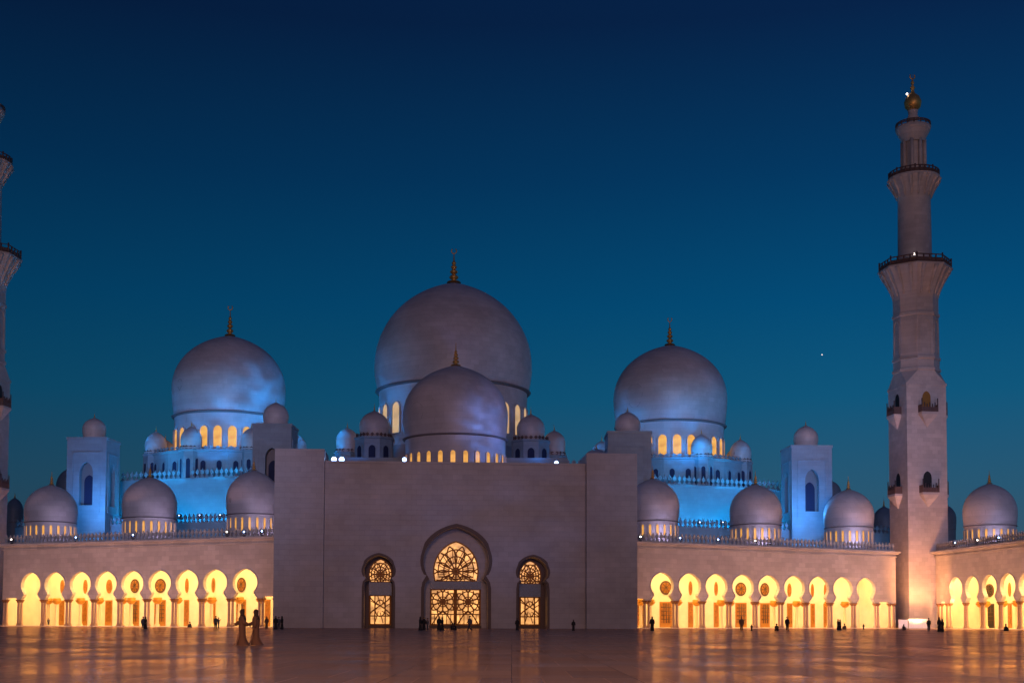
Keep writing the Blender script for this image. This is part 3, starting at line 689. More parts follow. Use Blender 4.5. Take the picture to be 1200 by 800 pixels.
# ------------------------------------------------------------------ minarets
def minaret(label, Y, px, scale, rot):
    """right minaret's rows as read in the photo, rescaled about the horizon"""
    c = P(px, 735, Y); hz = proj((c.x, 5000, EYE))[1]; hz = CY0 + FOC * math.tan(PITCH) + (px - 600) * ROLL
    T = thing('minaret', label, 'minaret', (c.x, Y, 0), rot, 'minarets')
    Z = lambda y: P(px, hz - (729.1 - y) * scale, Y).z
    def rad(hw, y): return hw * scale / ppm((c.x, Y, Z(y)))
    # square shaft
    w = 64.8 / (math.cos(R(26)) + math.sin(R(26))) * scale / ppm((c.x, Y, 30)); h = w / 2
    z1 = Z(456)
    MB().box(-h, h, -h, h, 0, z1).build('square_shaft', MT, T)
    MB().box(-h - .12, h + .12, -h - .12, h + .12, z1 + .002, z1 + .5).build('string_course', MT, T)
    # transition: square to octagon
    r8 = rad(26, 430); zt = Z(438); vs = []; 
    sq = [(h, -h * .414), (h, h * .414), (h * .414, h), (-h * .414, h), (-h, h * .414), (-h, -h * .414), (-h * .414, -h), (h * .414, -h)]
    oc = [(r8 * math.cos(R(-22.5 + 45 * i)), r8 * math.sin(R(-22.5 + 45 * i))) for i in range(8)]
    tr = MB(); vs = [(x, y, z1 + .5) for x, y in sq] + [(x, y, zt) for x, y in oc] + [(h, h, z1 + .5), (-h, h, z1 + .5), (-h, -h, z1 + .5), (h, -h, z1 + .5)]
    fs = [(i, (i + 1) % 8, 8 + (i + 1) % 8, 8 + i) for i in range(8)] + [(1, 16, 2), (3, 17, 4), (5, 18, 6), (7, 19, 0)]
    cz = [(1, 2, 10, 9, 16), (3, 4, 12, 11, 17), (5, 6, 14, 13, 18), (7, 0, 8, 15, 19)]
    for a, b_, t1, t0, k in cz: fs += [(a, k, t0), (k, b_, t1), (k, t1, t0)]
    tr.add(vs, fs); tr.build('transition', MT, T)
    # octagonal shaft with mouldings and blind panels
    z2 = Z(353); r8b = rad(25.5, 360)
    MB().lathe([(r8, zt), (r8 * 1.06, zt + .1), (r8 * 1.06, zt + .6), (r8, zt + .8), (r8, Z(425)), (r8 * 1.05, Z(424)), (r8 * 1.05, Z(421)), (r8, Z(420)), (r8b, Z(374)), (r8b * 1.05, Z(373)), (r8b * 1.05, Z(370)), (r8b, Z(369)), (r8b, z2)], 8, smooth=False, a0=R(-22.5)).build('octagonal_shaft', MT, T)
    pn = MB()
    for q in range(8):
        a = q * PI / 4; ca, sa = math.cos(a), math.sin(a); ap = r8 * math.cos(PI / 8)
        Tf = lambda x, y, z, ca=ca, sa=sa: (x * ca - y * sa, x * sa + y * ca, z)
        wq = r8 * .22; za_, zb_ = Z(378), Z(417)
        inn = [(x, zb_ + z) for x, z in arch_poly(wq * 2, za_ - zb_, 1.5)]; out = [(x * 1.3, z + (.25 if z > zb_ + .1 else 0)) for x, z in inn]
        for i in range(len(inn) - 1): pn.prism([inn[i], inn[i + 1], out[i + 1], out[i]], -ap - .10, -ap + .25, Tf)
    pn.build('blind_arches', MT, T)
    def corbel(y0, y1, r0, r1, n, yr, smooth, nm='balcony'):
        za_, zb_ = Z(y0), Z(y1); pr = []
        for i in range(9):
            t_ = i / 8; pr.append((r0 + (r1 - r0) * (t_ ** 1.35), za_ + (zb_ - za_) * t_))
        pr += [(r1 * 1.02, zb_), (r1 * 1.02, zb_ + .35), (r1 * .8, zb_ + .36)]
        B = MB().lathe(pr, n, smooth=False, a0=R(-22.5) if n == 8 else 0).build(nm, MT, T)
        # scalloped ribs
        rb = MB(); m_ = 16
        for q in range(m_):
            a = 2 * PI * q / m_ + PI / 16; f = (math.cos(PI / 8) / math.cos((a + PI / 8) % (PI / 4) - PI / 8)) if n == 8 else 1
            rb.tube([((r * f + .05) * math.cos(a), (r * f + .05) * math.sin(a), z) for r, z in pr[1:9]], .16, 5, .45)
        rb.build('corbel_ribs', MT, B)
        rl = MB(); zt_ = zb_ + .36; hr = Z(yr) - zb_
        m2 = 32
        P_ = []
        for q in range(m2 + 1):
            a = 2 * PI * q / m2 + R(22.5); f = (math.cos(PI / 8) / math.cos((a + PI / 8) % (PI / 4) - PI / 8)) if n == 8 else 1
            x, y = r1 * .97 * f * math.cos(a), r1 * .97 * f * math.sin(a); P_.append((x, y))
            if q < m2: rl.tube([(x, y, zt_), (x, y, zt_ + hr * (1.25 if q % 4 == 0 else 1))], .16)
        for zz_ in (.15, .55, 1.0): rl.tube([(x, y, zt_ + hr * zz_) for x, y in P_], .12)
        for i in range(m2):
            (x0, y0_), (x1_, y1_) = P_[i], P_[i + 1]; rl.add([(x0, y0_, zt_), (x1_, y1_, zt_), (x1_, y1_, zt_ + hr * .55), (x0, y0_, zt_ + hr * .55)], [(0, 1, 2, 3)])
        rl.build('railing', RAIL, B)
        return B
    corbel(353, 319, r8b, rad(41.5, 310), 8, 310, False)
    rc = rad(19.3, 260)
    MB().lathe([(rc * 1.05, Z(318)), (rc * 1.05, Z(308)), (rc, Z(307)), (rc * .96, Z(236)), (rc * .96, Z(228))], 28).build('round_shaft', MT, T)
    corbel(236, 212, rc * .96, rad(29, 206), 28, 205, True)
    # lantern of slim columns
    rl = rad(11, 180); MB().lathe([(rl * .98, Z(206)), (rl * .98, Z(166))], 16).build('lantern_core', MT, T)
    for q in range(8):
        a = 2 * PI * q / 8 + .2
        MB().tube([(rl * 1.15 * math.cos(a), rl * 1.15 * math.sin(a), Z(204)), (rl * 1.15 * math.cos(a), rl * 1.15 * math.sin(a), Z(166))], rl * .2, 8).build('lantern_column', MT, T)
    za_ = Z(168)
    MB().lathe([(rad(13.5, 166), za_), (rad(14.5, 160), Z(163)), (rad(19, 152), Z(155)), (rad(20.5, 150), Z(150.5)), (rad(19, 150), Z(150)), (rad(19, 150), Z(149.5))], 24).build('crown', MT, T)
    rr = MB(); 
    for q in range(16):
        a = 2 * PI * q / 16; r_ = rad(19.3, 150); rr.tube([(r_ * math.cos(a), r_ * math.sin(a), Z(149.6)), (r_ * math.cos(a), r_ * math.sin(a), Z(145.5))], .14)
    for y_ in (145.6, 147.5): rr.tube([(rad(19.3, 150) * math.cos(a), rad(19.3, 150) * math.sin(a), Z(y_)) for a in [2 * PI * i / 24 for i in range(25)]], .14)
    rr.build('railing', RAIL, T)
    MB().lathe([(rad(7, 146), Z(149.5)), (rad(6, 140), Z(143)), (rad(7, 138), Z(139)), (rad(5, 134), Z(135)), (rad(6, 130), Z(130))], 16).build('neck', MT, T)
    F = MB().lathe([(rad(5, 130), Z(130)), (rad(9, 124), Z(126)), (rad(10, 120), Z(120)), (rad(7.5, 114), Z(114)), (rad(3, 110), Z(110)), (rad(1.4, 105), Z(106)), (rad(3, 103), Z(103.5)), (rad(1, 100), Z(100)), (rad(2.2, 98), Z(97.5)), (rad(.6, 94), Z(94)), (0, Z(87))], 20).build('finial', GOLD, T)
    mm = MB(); q_ = rad(3, 90); mm.tube([(q_ * math.sin(a), 0, Z(90) - q_ * math.cos(a)) for a in [-2.4 + 4.8 * i / 12 for i in range(13)]], q_ * .25); mm.build('crescent', GOLD, F)
    # little covered balconies on the square shaft
    for yb in (499, 591.5):
        for q in range(4):
            a = q * PI / 2; ca, sa = math.cos(a), math.sin(a)
            B = link('small_balcony', None, T, (0, 0, Z(yb) * 1.0), a)
            k = scale / ppm((c.x, Y, Z(yb))); bw = 9.0 * k * 1.12
            bm_ = MB(); bm_.add([(-bw, -h - 1.5, 1.6), (bw, -h - 1.5, 1.6), (bw, -h, 1.6), (-bw, -h, 1.6), (0, -h - .1, -.9), (-bw, -h - 1.5, 2.0), (bw, -h - 1.5, 2.0), (bw, -h, 2.0), (-bw, -h, 2.0)],
                [(0, 1, 4), (1, 2, 4), (3, 0, 4), (2, 3, 4), (0, 5, 6, 1), (1, 6, 7, 2), (0, 3, 8, 5), (5, 8, 7, 6)]); bm_.build('bracket', MT, B)
            rl_ = MB(); zz_ = 2.0
            for i in range(7):
                x = -bw * .95 + bw * 1.9 * i / 6; rl_.tube([(x, -h - 1.4, zz_), (x, -h - 1.4, zz_ + (2.6 if i in (0, 6) else 1.5 + .3 * (i % 2)))], .11)
            rl_.box(-bw, bw, -h - 1.45, -h - 1.35, zz_, zz_ + .9)
            for i in range(-1, 2, 2): rl_.box(bw * i - .05, bw * i + .05, -h - 1.4, -h, zz_, zz_ + 1.4)
            rl_.build('railing', RAIL, B)
            dr = MB().prism([(x, 2.0 + z) for x, z in arch_poly(bw * 1.0, 4.2, 1.5)], -h - .05, -h + .05).build('doorway', NIGHT if not (yb == 499 and q == 0) else GILT2, B)
    # beacon lamps on the balconies
    for (yy, hw_) in ((306, 16), (111, 8)):
        rb_ = rad(hw_, yy)
        MB().lathe([(0, -.2), (.16, -.12), (.2, 0), (.13, .15), (0, .22)], 10).build('beacon_lamp', LENSW, T, (-rb_ * math.cos(rot) * .9 - 1.0 * math.sin(rot) * 0 , -rad(38, 306) * .8 * (1 if yy > 200 else .05) + (-rb_ * math.sin(-rot)), Z(yy)))
    return T, c, h
mr_, mc, mh = minaret('tall floodlit minaret standing in full view on the right, between two galleries', 250, 1078.0, 1.0, R(8.3))
ml_, mlc, _ = minaret('minaret at the far left edge, cut by the picture frame', 243, -31, 1.03, R(-4))

# white lit hoarding at the minaret foot
for i, (x0, x1, top, lb) in enumerate(((1053, 1063.5, 726.5, 'narrow pinkish-white panel at the foot of the right minaret'), (1064.5, 1087, 725.5, 'wide bluish-white panel at the foot of the right minaret'))):
    f = Frame(gxy(x0, 240), gxy(x1, 240)); T = thing('white_barrier', lb, 'barrier', f.A, f.rz, 'white panels at minaret foot')
    zt = P((x0 + x1) / 2, top, 240).z
    MB().box(0, f.L, 0, .25, 0.05, zt).build('board', WHITEP, T); MB().box(-.08, f.L + .08, -.06, .3, zt + .002, zt + .15).build('top_rail', WHITEP, T)
    MB().box(0, f.L, -.3, .5, 0, .049).build('foot', BLACKM, T)
    q = f.pt(f.L / 2, -2.5, .3); light('AREA', 'panel_lamp', q, f.pt(f.L / 2, 0, 1.2), 5, (.45, .65, 1), size=1.5)

# ------------------------------------------------------------------ floodlights on the roofs
fl_proto = None
def flood(label, px, py, Y, r=.33, lens=LENSB):
    global fl_proto
    p = P(px, py, Y)
    T = thing('floodlight', label, 'floodlight', (p.x, Y, p.z - .5), 0, 'roof floodlights')
    b = MB(); b.box(-.3, .3, -.1, .3, .2, .8); b.build('housing', BLACKM, T)
    y = MB(); y.tube([(-.36, .1, .5), (-.36, .1, -.05), (.36, .1, -.05), (.36, .1, .5)], .04); y.box(-.2, .2, 0, .25, -.25, -.05); y.build('bracket', BLACKM, T)
    MB().lathe([(r, 0), (r * .8, .06), (0, .1)], 14).build('lens', lens, T, (0, -.12, .5)).rotation_euler = (PI / 2, 0, 0)
for px, py, Y, r, lb in ((391.5, 538.3, 199.5, .42, 'left one of the bright pair of floodlights on top of the entrance block'), (400.5, 538.3, 199.7, .42, 'right one of the bright pair of floodlights on top of the entrance block'),
        (474, 538.3, 200, .33, 'bright floodlight on the entrance block just left of the front dome'), (652, 542, 201, .3, 'floodlight on the entrance block right of the front dome')):
    flood(lb, px, py, Y, r)
lamps = [(13.5, 631.7, 231, 'at the left end of the left gallery roof'), (89, 629.3, 226, 'on the left gallery roof, right of the leftmost dome'), (156, 626.5, 220.5, 'on the left gallery roof in front of the middle dome'),
         (266, 622.8, 212, 'first of three in front of the dome by the left pylon'), (286, 622.8, 211, 'middle of three in front of the dome by the left pylon'), (307, 622, 209, 'nearest the left pylon on the left gallery roof'),
         (750.5, 628.5, 218, 'nearest the right pylon on the right gallery roof'), (797, 630, 223, 'right of the dome half hidden by the right pylon'), (841.5, 631.8, 227, 'on the right gallery roof in the gap before the middle dome'),
         (885, 633.3, 231, 'left one below the middle dome of the right gallery'), (903.5, 633.3, 233, 'right one below the middle dome of the right gallery'),
         (1119, 635.5, 239, 'left one on the far right gallery roof'), (1145, 632.5, 230, 'middle one on the far right gallery roof'), (1170, 629.5, 222, 'right one on the far right gallery roof')]
for i, (px, py, Y, lb) in enumerate(lamps): flood('small floodlight ' + lb, px, py, Y - .9, .14, LENSB if i % 3 else LENSW)
for px, py, Y, lb in ((210, 603.5, 254.5, 'left'), (234, 603.3, 252.5, 'middle'), (258, 603, 250.5, 'right')): flood(f'small floodlight on the left terrace wall, {lb} of its three', px, py, Y, .11)
for px, py, Y, lb in ((820, 611.5, 251, 'left'), (847, 611.5, 253, 'right')): flood(f'small floodlight on the right terrace wall, {lb} of its two', px, py, Y, .11)

# ------------------------------------------------------------------ coloured floodlighting
BLUE = (.02, .34, 1.0)
def wall_wash(fr, s0, s1, d, z, aimz, e, col, n=2, sy=.6):
    for k in range(n):
        s = s0 + (s1 - s0) * (k + .5) / n
        o = light('AREA', 'blue_wall_lamp', fr.pt(s, d, z), fr.pt(s, 0, aimz), e / n, col, shape='RECTANGLE', size=(s1 - s0) / n, size_y=sy)
frl, lfl, z1l, z2l = hl; frr, lfr, z1r, z2r = hr
wall_wash(frl, 0, frl.L, -7, z2l - 2.5, z1l - 3, 5600, (.0, .45, 1))
wall_wash(frr, 0, frr.L, -7, z2r - 2.5, z1r - 3, 5600, (.0, .45, 1))
# terrace walls and gallery roof, paler
wall_wash(lfl, 0, lfl.L, -6, WINGH + .6, z2l, 800, (.2, .5, 1))
wall_wash(lfr, 0, lfr.L, -6, WINGH + .6, z2r, 800, (.2, .5, 1))
def spot(loc, aim, e, col, ang, blend=.7, gb=None, size=.5):
    o = light('SPOT', 'dome_floodlight', loc, aim, e, col, spot_size=R(ang), spot_blend=blend, shadow_soft_size=size)
    if gb: gobo(o, gb)
    return o
def dome_spots(px, yc, Y, r, e, left=.3, right=1, gb=7):
    c = P(px, yc, Y)
    spot((c.x + r * 2.1, Y - r * 1.7, c.z - r * 1.1), (c.x + r * .45, Y, c.z - r * .1), e * right, (.0, .33, 1), 62, 1, gb)
    spot((c.x - r * 2.1, Y - r * 1.5, c.z - r * 1.2), (c.x - r * .4, Y, c.z - r * .45), e * left, (.0, .33, 1), 50, 1, gb)
    spot((c.x + .2 * r, Y - r * 2.4, c.z - r * 1.35), (c.x, Y, c.z - r * .55), e * .55, (.0, .33, 1), 56, 1, gb * .8)
dome_spots(268.5, 457, 285, 12.5, 33000, .55, 1, 5)
dome_spots(785.2, 468, 285, 12.5, 33000, .55, 1, 5)
dome_spots(531.3, 432, 276, 17, 95000, .3, 1.1, 4)
c = P(533.8, 489, 230); spot((c.x + 16, 210, c.z - 6), (c.x + 4, 230, c.z - 2), 12000, (.12, .3, 1), 60, 1, 6)
c = P(438, 520, 250); light('POINT', 'blue_lamp', (c.x - 2, 239, c.z - 2), c, 260, (.03, .30, 1), shadow_soft_size=1)
c = P(396, 530, 250); light('POINT', 'blue_lamp', (c.x, 246, c.z - 3), c, 80, (.03, .30, 1), shadow_soft_size=1)
c = P(622, 525, 250); light('POINT', 'blue_lamp', (c.x + 1, 239, c.z - 2), c, 260, (.03, .30, 1), shadow_soft_size=1)
c = P(655, 530, 255); light('POINT', 'blue_lamp', (c.x + 2, 250, c.z - 2), c, 220, (.03, .30, 1), shadow_soft_size=1)
# lamps on the terraces below the two side domes
for px, y in ((268.5, 545), (785.2, 553)):
    for dx in (-14, 0, 14):
        c = P(px, y, 262); light('AREA', 'terrace_lamp', (c.x + dx * 1.1, 261.5 + abs(dx) * .3, c.z + .8), (c.x + dx * .8, 274 + abs(dx) * .3, c.z + 9), 330, (.0, .44, 1), size=9)
# towers
for px, y, Y, sx in ((109, 600, 250, -1), (945, 606, 250, 1)):
    c = P(px, y, Y); light('SPOT', 'tower_floodlight', (c.x + sx * 5 - sx * 14, Y - 3, c.z), (c.x, 262, c.z + 12), 2600, (.05, .36, 1), spot_size=R(80), spot_blend=1, shadow_soft_size=.5)
    light('AREA', 'tower_lamp', (c.x + sx * 1, Y + 1, c.z), (c.x, 262, c.z + 8), 1300, (.05, .36, 1), size=2)
# warm courtyard floodlights: gallery facades and minaret foot
def wash(fr, e, n=3, dist=16, z=.5):
    for k in range(n):
        s = fr.L * (k + .5) / n
        light('AREA', 'courtyard_lamp', fr.pt(s, -dist, z), fr.pt(s, 0, 11), e / n, (1, .46, .34), shape='RECTANGLE', size=fr.L / n, size_y=1)
for f in (FL, FR_, FS2): wash(f, 2800)
mp = mc
spot((mp.x - 5, mp.y - 13, .4), (mp.x - .5, mp.y - 4, 10), 20000, (1, .37, .12), 75, 1, None, .6)
spot((mp.x + 6, mp.y - 13, .4), (mp.x + 1, mp.y - 4, 10), 14000, (1, .38, .13), 75, 1, None, .6)
spot((mlc.x + 9, mlc.y - 14, .4), (mlc.x, mlc.y - 4, 14), 9000, (1, .42, .25), 75, 1, None, .6)
for tx, tz, sc_ in ((-26, 22, 6), (2, 22, 6)):
    spot((tx * .6 + 12, 95, 12), (tx, 198, tz), 26000, (.10, .30, 1), 26, 1, sc_, .3)
c = P(576, 648, 201); spot((c.x - 3, 190, 1), (c.x, 201, c.z), 500, (.1, .5, 1), 9, 1, None, .2)

# ------------------------------------------------------------------ people
SKIN = plain('skin', (.36, .20, .13), .55); BLACKC = plain('black_cloth', (.012, .011, .014), .8); BROWN = plain('brown_robe_cloth', (.20, .10, .055), .8)
WHITEC = plain('white_cloth', (.55, .53, .52), .8); GREYC = plain('grey_cloth', (.09, .09, .11), .8); JEAN = plain('dark_trousers', (.03, .035, .06), .8); HAIR = plain('black_hair', (.01, .008, .006), .6)
def skin_mesh(name, nodes, edges, mt, sub=2):
    me = bpy.data.meshes.new(name); me.from_pydata([n[:3] for n in nodes], edges, []); o = bpy.data.objects.new(name, me); scene.collection.objects.link(o)
    sk = o.modifiers.new('s', 'SKIN'); sk.use_smooth_shade = True; sb = o.modifiers.new('b', 'SUBSURF'); sb.levels = sub; sb.render_levels = sub
    lay = me.skin_vertices[0].data
    for i, n in enumerate(nodes): r = n[3]; lay[i].radius = (r, r) if not isinstance(r, tuple) else r; lay[i].use_root = (i == 0)
    dg = bpy.context.evaluated_depsgraph_get(); dg.update(); m2 = bpy.data.meshes.new_from_object(o.evaluated_get(dg)); m2.name = name
    bpy.data.objects.remove(o); m2.materials.clear(); m2.materials.append(mt)
    for p in m2.polygons: p.use_smooth = True
    return m2
def hand(nodes, edges, iw, wrist, d):
    d = Vector(d).normalized(); w = Vector(wrist); sidev = Vector((0, 1, 0)) if abs(d.y) < .8 else Vector((1, 0, 0)); pl = len(nodes)
    q = w + d * .07; nodes.append((*q, .026)); edges.append((iw, pl))
    for k, ln in zip((-1.5, -.5, .5, 1.5), (.055, .07, .075, .06)):
        i = len(nodes); a = q + sidev * k * .018 + d * .02; b_ = a + d * ln * .6 + Vector((.008, 0, 0)); c_ = b_ + d * ln * .5 + Vector((.02, 0, -.005))
        nodes += [(*a, .011), (*b_, .009), (*c_, .008)]; edges += [(pl, i), (i, i + 1), (i + 1, i + 2)]
    i = len(nodes); a = w + d * .035 + sidev * .03 + Vector((.015, 0, 0)); b_ = a + d * .035 + sidev * .02; nodes += [(*a, .012), (*b_, .010)]; edges += [(iw, i), (i, i + 1)]
def body(pose):
    J = dict(pelvis=(0, 0, .93, .14), waist=(0, 0, 1.08, .125), chest=(0, 0, 1.30, .15), neckb=(0, 0, 1.46, .075), neck=(.005, 0, 1.52, .055), head0=(.015, 0, 1.59, .075), head1=(.02, 0, 1.67, .095), head2=(.01, 0, 1.74, .06))
    for s, n in ((1, 'l'), (-1, 'r')):
        J.update({'hip' + n: (0, s * .09, .88, .095), 'knee' + n: (.02, s * .10, .49, .062), 'ank' + n: (0, s * .10, .09, .042), 'toe' + n: (.15, s * .11, .035, .035),
                  'sho' + n: (0, s * .19, 1.40, .062), 'elb' + n: (-.02, s * .25, 1.12, .045), 'wri' + n: (.05, s * .26, .87, .030)})
    for k, v in pose.items(): J[k] = tuple(v) + (J[k][3],) if len(v) == 3 else v
    names = list(J); nodes = [J[n] for n in names]; ix = {n: i for i, n in enumerate(names)}
    E_ = [('pelvis', 'waist'), ('waist', 'chest'), ('chest', 'neckb'), ('neckb', 'neck'), ('neck', 'head0'), ('head0', 'head1'), ('head1', 'head2')]
    for n in 'lr': E_ += [('pelvis', 'hip' + n), ('hip' + n, 'knee' + n), ('knee' + n, 'ank' + n), ('ank' + n, 'toe' + n), ('chest', 'sho' + n), ('sho' + n, 'elb' + n), ('elb' + n, 'wri' + n)]
    edges = [(ix[a], ix[b_]) for a, b_ in E_]
    for n in 'lr':
        a = Vector(J['elb' + n][:3]); w = Vector(J['wri' + n][:3]); hand(nodes, edges, ix['wri' + n], w, w - a)
    # nose and ears
    h = Vector(J['head1'][:3]); i = len(nodes); nodes += [(h.x + .095, h.y, h.z - .02, .012), (h.x + .0, h.y + .085, h.z - .01, .016), (h.x, h.y - .085, h.z - .01, .016)]
    edges += [(ix['head1'], i), (ix['head1'], i + 1), (ix['head1'], i + 2)]
    return nodes, edges, J
def loft(secs, n=20):                         # sections (cx, cy, z, rx, ry)
    mb = MB(); vs = []; fs = []
    for j, (cx, cy, z, rx, ry) in enumerate(secs):
        for k in range(n):
            a = 2 * PI * k / n; fold = 1 + .05 * math.sin(6 * a + j) * (1 if z < .8 else .2); vs.append((cx + rx * fold * math.cos(a), cy + ry * fold * math.sin(a), z))
    for j in range(len(secs) - 1):
        for k in range(n): fs.append((j * n + k, j * n + (k + 1) % n, (j + 1) * n + (k + 1) % n, (j + 1) * n + k))
    mb.add(vs, fs, True); mb.add(vs[-n:], [list(range(n))], True); return mb
def eyes(J):
    h = Vector(J['head1'][:3]); m = MB()
    for s in (-1, 1): m.lathe([(0, -.014), (.014, 0), (0, .014)], 8, (0, 0)); m.v[-24:] = [(x + h.x + .083, y + h.y + s * .034, z + h.z + .005) for x, y, z in m.v[-24:]]
    m.box(h.x + .078, h.x + .088, h.y - .025, h.y + .025, h.z - .062, h.z - .054); return m
def proto(kind):
    """returns (list of (name, mesh)) with the first one the body"""
    if kind in ('robed', 'robed_walk', 'robed_reach'):
        st = .30 if kind != 'robed' else .08
        pose = dict(kneel=(.10, .10, .49), ankl=(st * .9, .10, .09), toel=(st * .9 + .15, .11, .035), kneer=(.02, -.1, .49), ankr=(-st, -.10, .13), toer=(-st + .13, -.11, .035))
        pose = dict(kneel_=0); pose = {}
        pose['kneel'] = (.14 if st > .1 else .03, .10, .50); pose['ankl'] = (st * .85, .10, .09); pose['toel'] = (st * .85 + .15, .11, .035)
        pose['kneer'] = (.0, -.10, .49); pose['ankr'] = (-st, -.10, .12); pose['toer'] = (-st + .12, -.11, .035)
        if kind == 'robed_walk': pose.update(elbl=(-.16, .22, 1.14), wril=(-.34, .12, .98), elbr=(.05, -.24, 1.12), wrir=(.2, -.2, 1.02))
        if kind == 'robed_reach': pose.update(elbr=(.12, -.24, 1.16), wrir=(.40, -.10, 1.0), elbl=(-.04, .24, 1.12), wril=(.02, .25, .88))
        if kind == 'robed_walk': pose.update(elbl=(-.14, .22, 1.14), wril=(-.34, .10, 1.0), elbr=(.16, -.24, 1.18), wrir=(.44, -.22, 1.0))
        pose.update(head0=(.035, 0, 1.59), head1=(.05, 0, 1.67), head2=(.04, 0, 1.74))
        nd, ed, J = body(pose)
        out = [('person', skin_mesh('body', nd, ed, SKIN))]
        rb = loft([(-.08 if st > .1 else 0, 0, .012, .33 if st > .1 else .26, .25), (-.06 if st > .1 else 0, 0, .08, .29 if st > .1 else .25, .24), (-.03 if st > .1 else 0, 0, .22, .215 if st > .1 else .23, .22), (-.01, 0, .5, .175, .20), (0, 0, .85, .165, .19), (0, 0, 1.08, .18, .20), (0, 0, 1.28, .185, .215), (0, 0, 1.40, .15, .24), (0, 0, 1.47, .09, .12)])
        for n in 'lr':
            S, El, Wr = (Vector(J[k + n][:3]) for k in ('sho', 'elb', 'wri')); rb.tube([S, El, El + (Wr - El) * .9], .085, 10, .09)
        sc_ = loft([(-.03, 0, 1.28, .165, .21), (-.02, 0, 1.42, .14, .19), (0, 0, 1.52, .10, .11), (.0, 0, 1.62, .113, .112), (.0, 0, 1.70, .118, .112), (.0, 0, 1.77, .09, .085), (0, 0, 1.80, .03, .03)])
        out += [('robe', rb), ('headscarf', sc_), ('eyes', eyes(J))]
    elif kind in ('standing', 'striding', 'photographing'):
        pose = {}
        if kind == 'striding': pose = dict(kneel=(.2, .10, .52), ankl=(.28, .10, .09), toel=(.43, .11, .035), ankr=(-.3, -.10, .14), toer=(-.2, -.11, .035), elbr=(.12, -.24, 1.14), wrir=(.28, -.2, .98), elbl=(-.15, .24, 1.14), wril=(-.12, .25, .9))
        if kind == 'photographing': pose = dict(elbl=(.16, .24, 1.22), wril=(.34, .08, 1.5), elbr=(.16, -.24, 1.22), wrir=(.34, -.08, 1.5))
        nd, ed, J = body(pose); out = [('person', skin_mesh('body', nd, ed, SKIN))]
        sh = loft([(0, 0, .84, .16, .20), (0, 0, 1.05, .155, .185), (0, 0, 1.28, .175, .21), (0, 0, 1.40, .14, .23), (0, 0, 1.475, .08, .10)])
        for n in 'lr':
            S, El, Wr = (Vector(J[k + n][:3]) for k in ('sho', 'elb', 'wri')); sh.tube([S, El, El + (Wr - El) * .85], .075, 10, .055)
        tr = loft([(0, 0, .80, .15, .19), (0, 0, .93, .155, .195), (0, 0, .99, .15, .185)])
        for n in 'lr':
            H, K, A = (Vector(J[k + n][:3]) for k in ('hip', 'knee', 'ank')); tr.tube([H, K, A], .11, 10, .07)
        h = loft([(-.02, 0, 1.62, .085, .092), (-.025, 0, 1.70, .108, .102), (-.01, 0, 1.77, .085, .08), (-.01, 0, 1.795, .03, .03)])
        out += [('shirt', sh), ('trousers', tr), ('hair', h), ('eyes', eyes(J))]
    else:                                      # seated on the floor, knees drawn up
        dz = -.80
        pose = dict(pelvis=(0, 0, .14, .14), waist=(.0, 0, .30, .125), chest=(.06, 0, .50, .15), neckb=(.09, 0, .66, .075), neck=(.10, 0, .72, .055), head0=(.12, 0, .79, .075), head1=(.13, 0, .87, .095), head2=(.12, 0, .94, .06))
        for s, n in ((1, 'l'), (-1, 'r')):
            pose.update({'hip' + n: (.03, s * .1, .13), 'knee' + n: (.36, s * .12, .46), 'ank' + n: (.42, s * .11, .09), 'toe' + n: (.57, s * .11, .035), 'sho' + n: (.06, s * .19, .60), 'elb' + n: (.25, s * .24, .42), 'wri' + n: (.42, s * .12, .45)})
        nd, ed, J = body(pose); out = [('person', skin_mesh('body', nd, ed, SKIN))]
        rb = loft([(.14, 0, .02, .36, .28), (.14, 0, .2, .33, .27), (.08, 0, .38, .24, .24), (.05, 0, .52, .17, .22), (.07, 0, .62, .14, .22), (.09, 0, .68, .08, .10)])
        for n in 'lr':
            S, El, Wr = (Vector(J[k + n][:3]) for k in ('sho', 'elb', 'wri')); rb.tube([S, El, El + (Wr - El) * .9], .075, 10, .06)
            H, K, A = (Vector(J[k + n][:3]) for k in ('hip', 'knee', 'ank')); rb.tube([H, K, A], .11, 10, .07)
        h = loft([(.09, 0, .74, .10, .11), (.11, 0, .84, .113, .112), (.11, 0, .93, .10, .095), (.11, 0, 1.0, .03, .03)])
        out += [('robe', rb), ('headscarf', h), ('eyes', eyes(J))]
    return out
CL = {'robe': BLACKC, 'headscarf': BLACKC, 'shirt': GREYC, 'trousers': JEAN, 'hair': HAIR, 'eyes': HAIR}
_cache = {}
def person(kind, label, px, feet, h, face, group='people in the courtyard', cl=None, Y=None):
    """h: standing-equivalent height in m; face: heading in degrees (0 = to the right, -90 = towards the camera)"""
    cl = cl or {}
    p = ground(px, feet) if Y is None else Vector((*gxy(px, Y), 0.0 if Y < 205 else 0.12))
    root = None
    for nm, src in proto_cached(kind):
        m = cl.get(nm, CL.get(nm, SKIN)); key = (kind, nm, m.name)
        if key not in _cache:
            if isinstance(src, MB): _cache[key] = src.mesh(nm, m)
            else: _cache[key] = src
        if root is None: root = tag(link('person', _cache[key], None, p, R(face)), label, 'person', group); root.scale = (h / 1.8,) * 3
        else: link(nm, _cache[key], root)
    return root
_pc = {}
def proto_cached(k):
    if k not in _pc: _pc[k] = proto(k)
    return _pc[k]
SCARF = plain('dark_brown_scarf', (.055, .03, .022), .8); BR = {'robe': BROWN, 'headscarf': SCARF}
person('robed_walk', 'nearest walker in long brown robe, left one of the hand-holding pair, arm held out', 283.5, 756, 1.62, 178, 'pair walking in the foreground', BR)
person('robed_reach', 'nearest walker in long brown robe, right one of the hand-holding pair', 299.5, 755.5, 1.62, 176, 'pair walking in the foreground', BR)
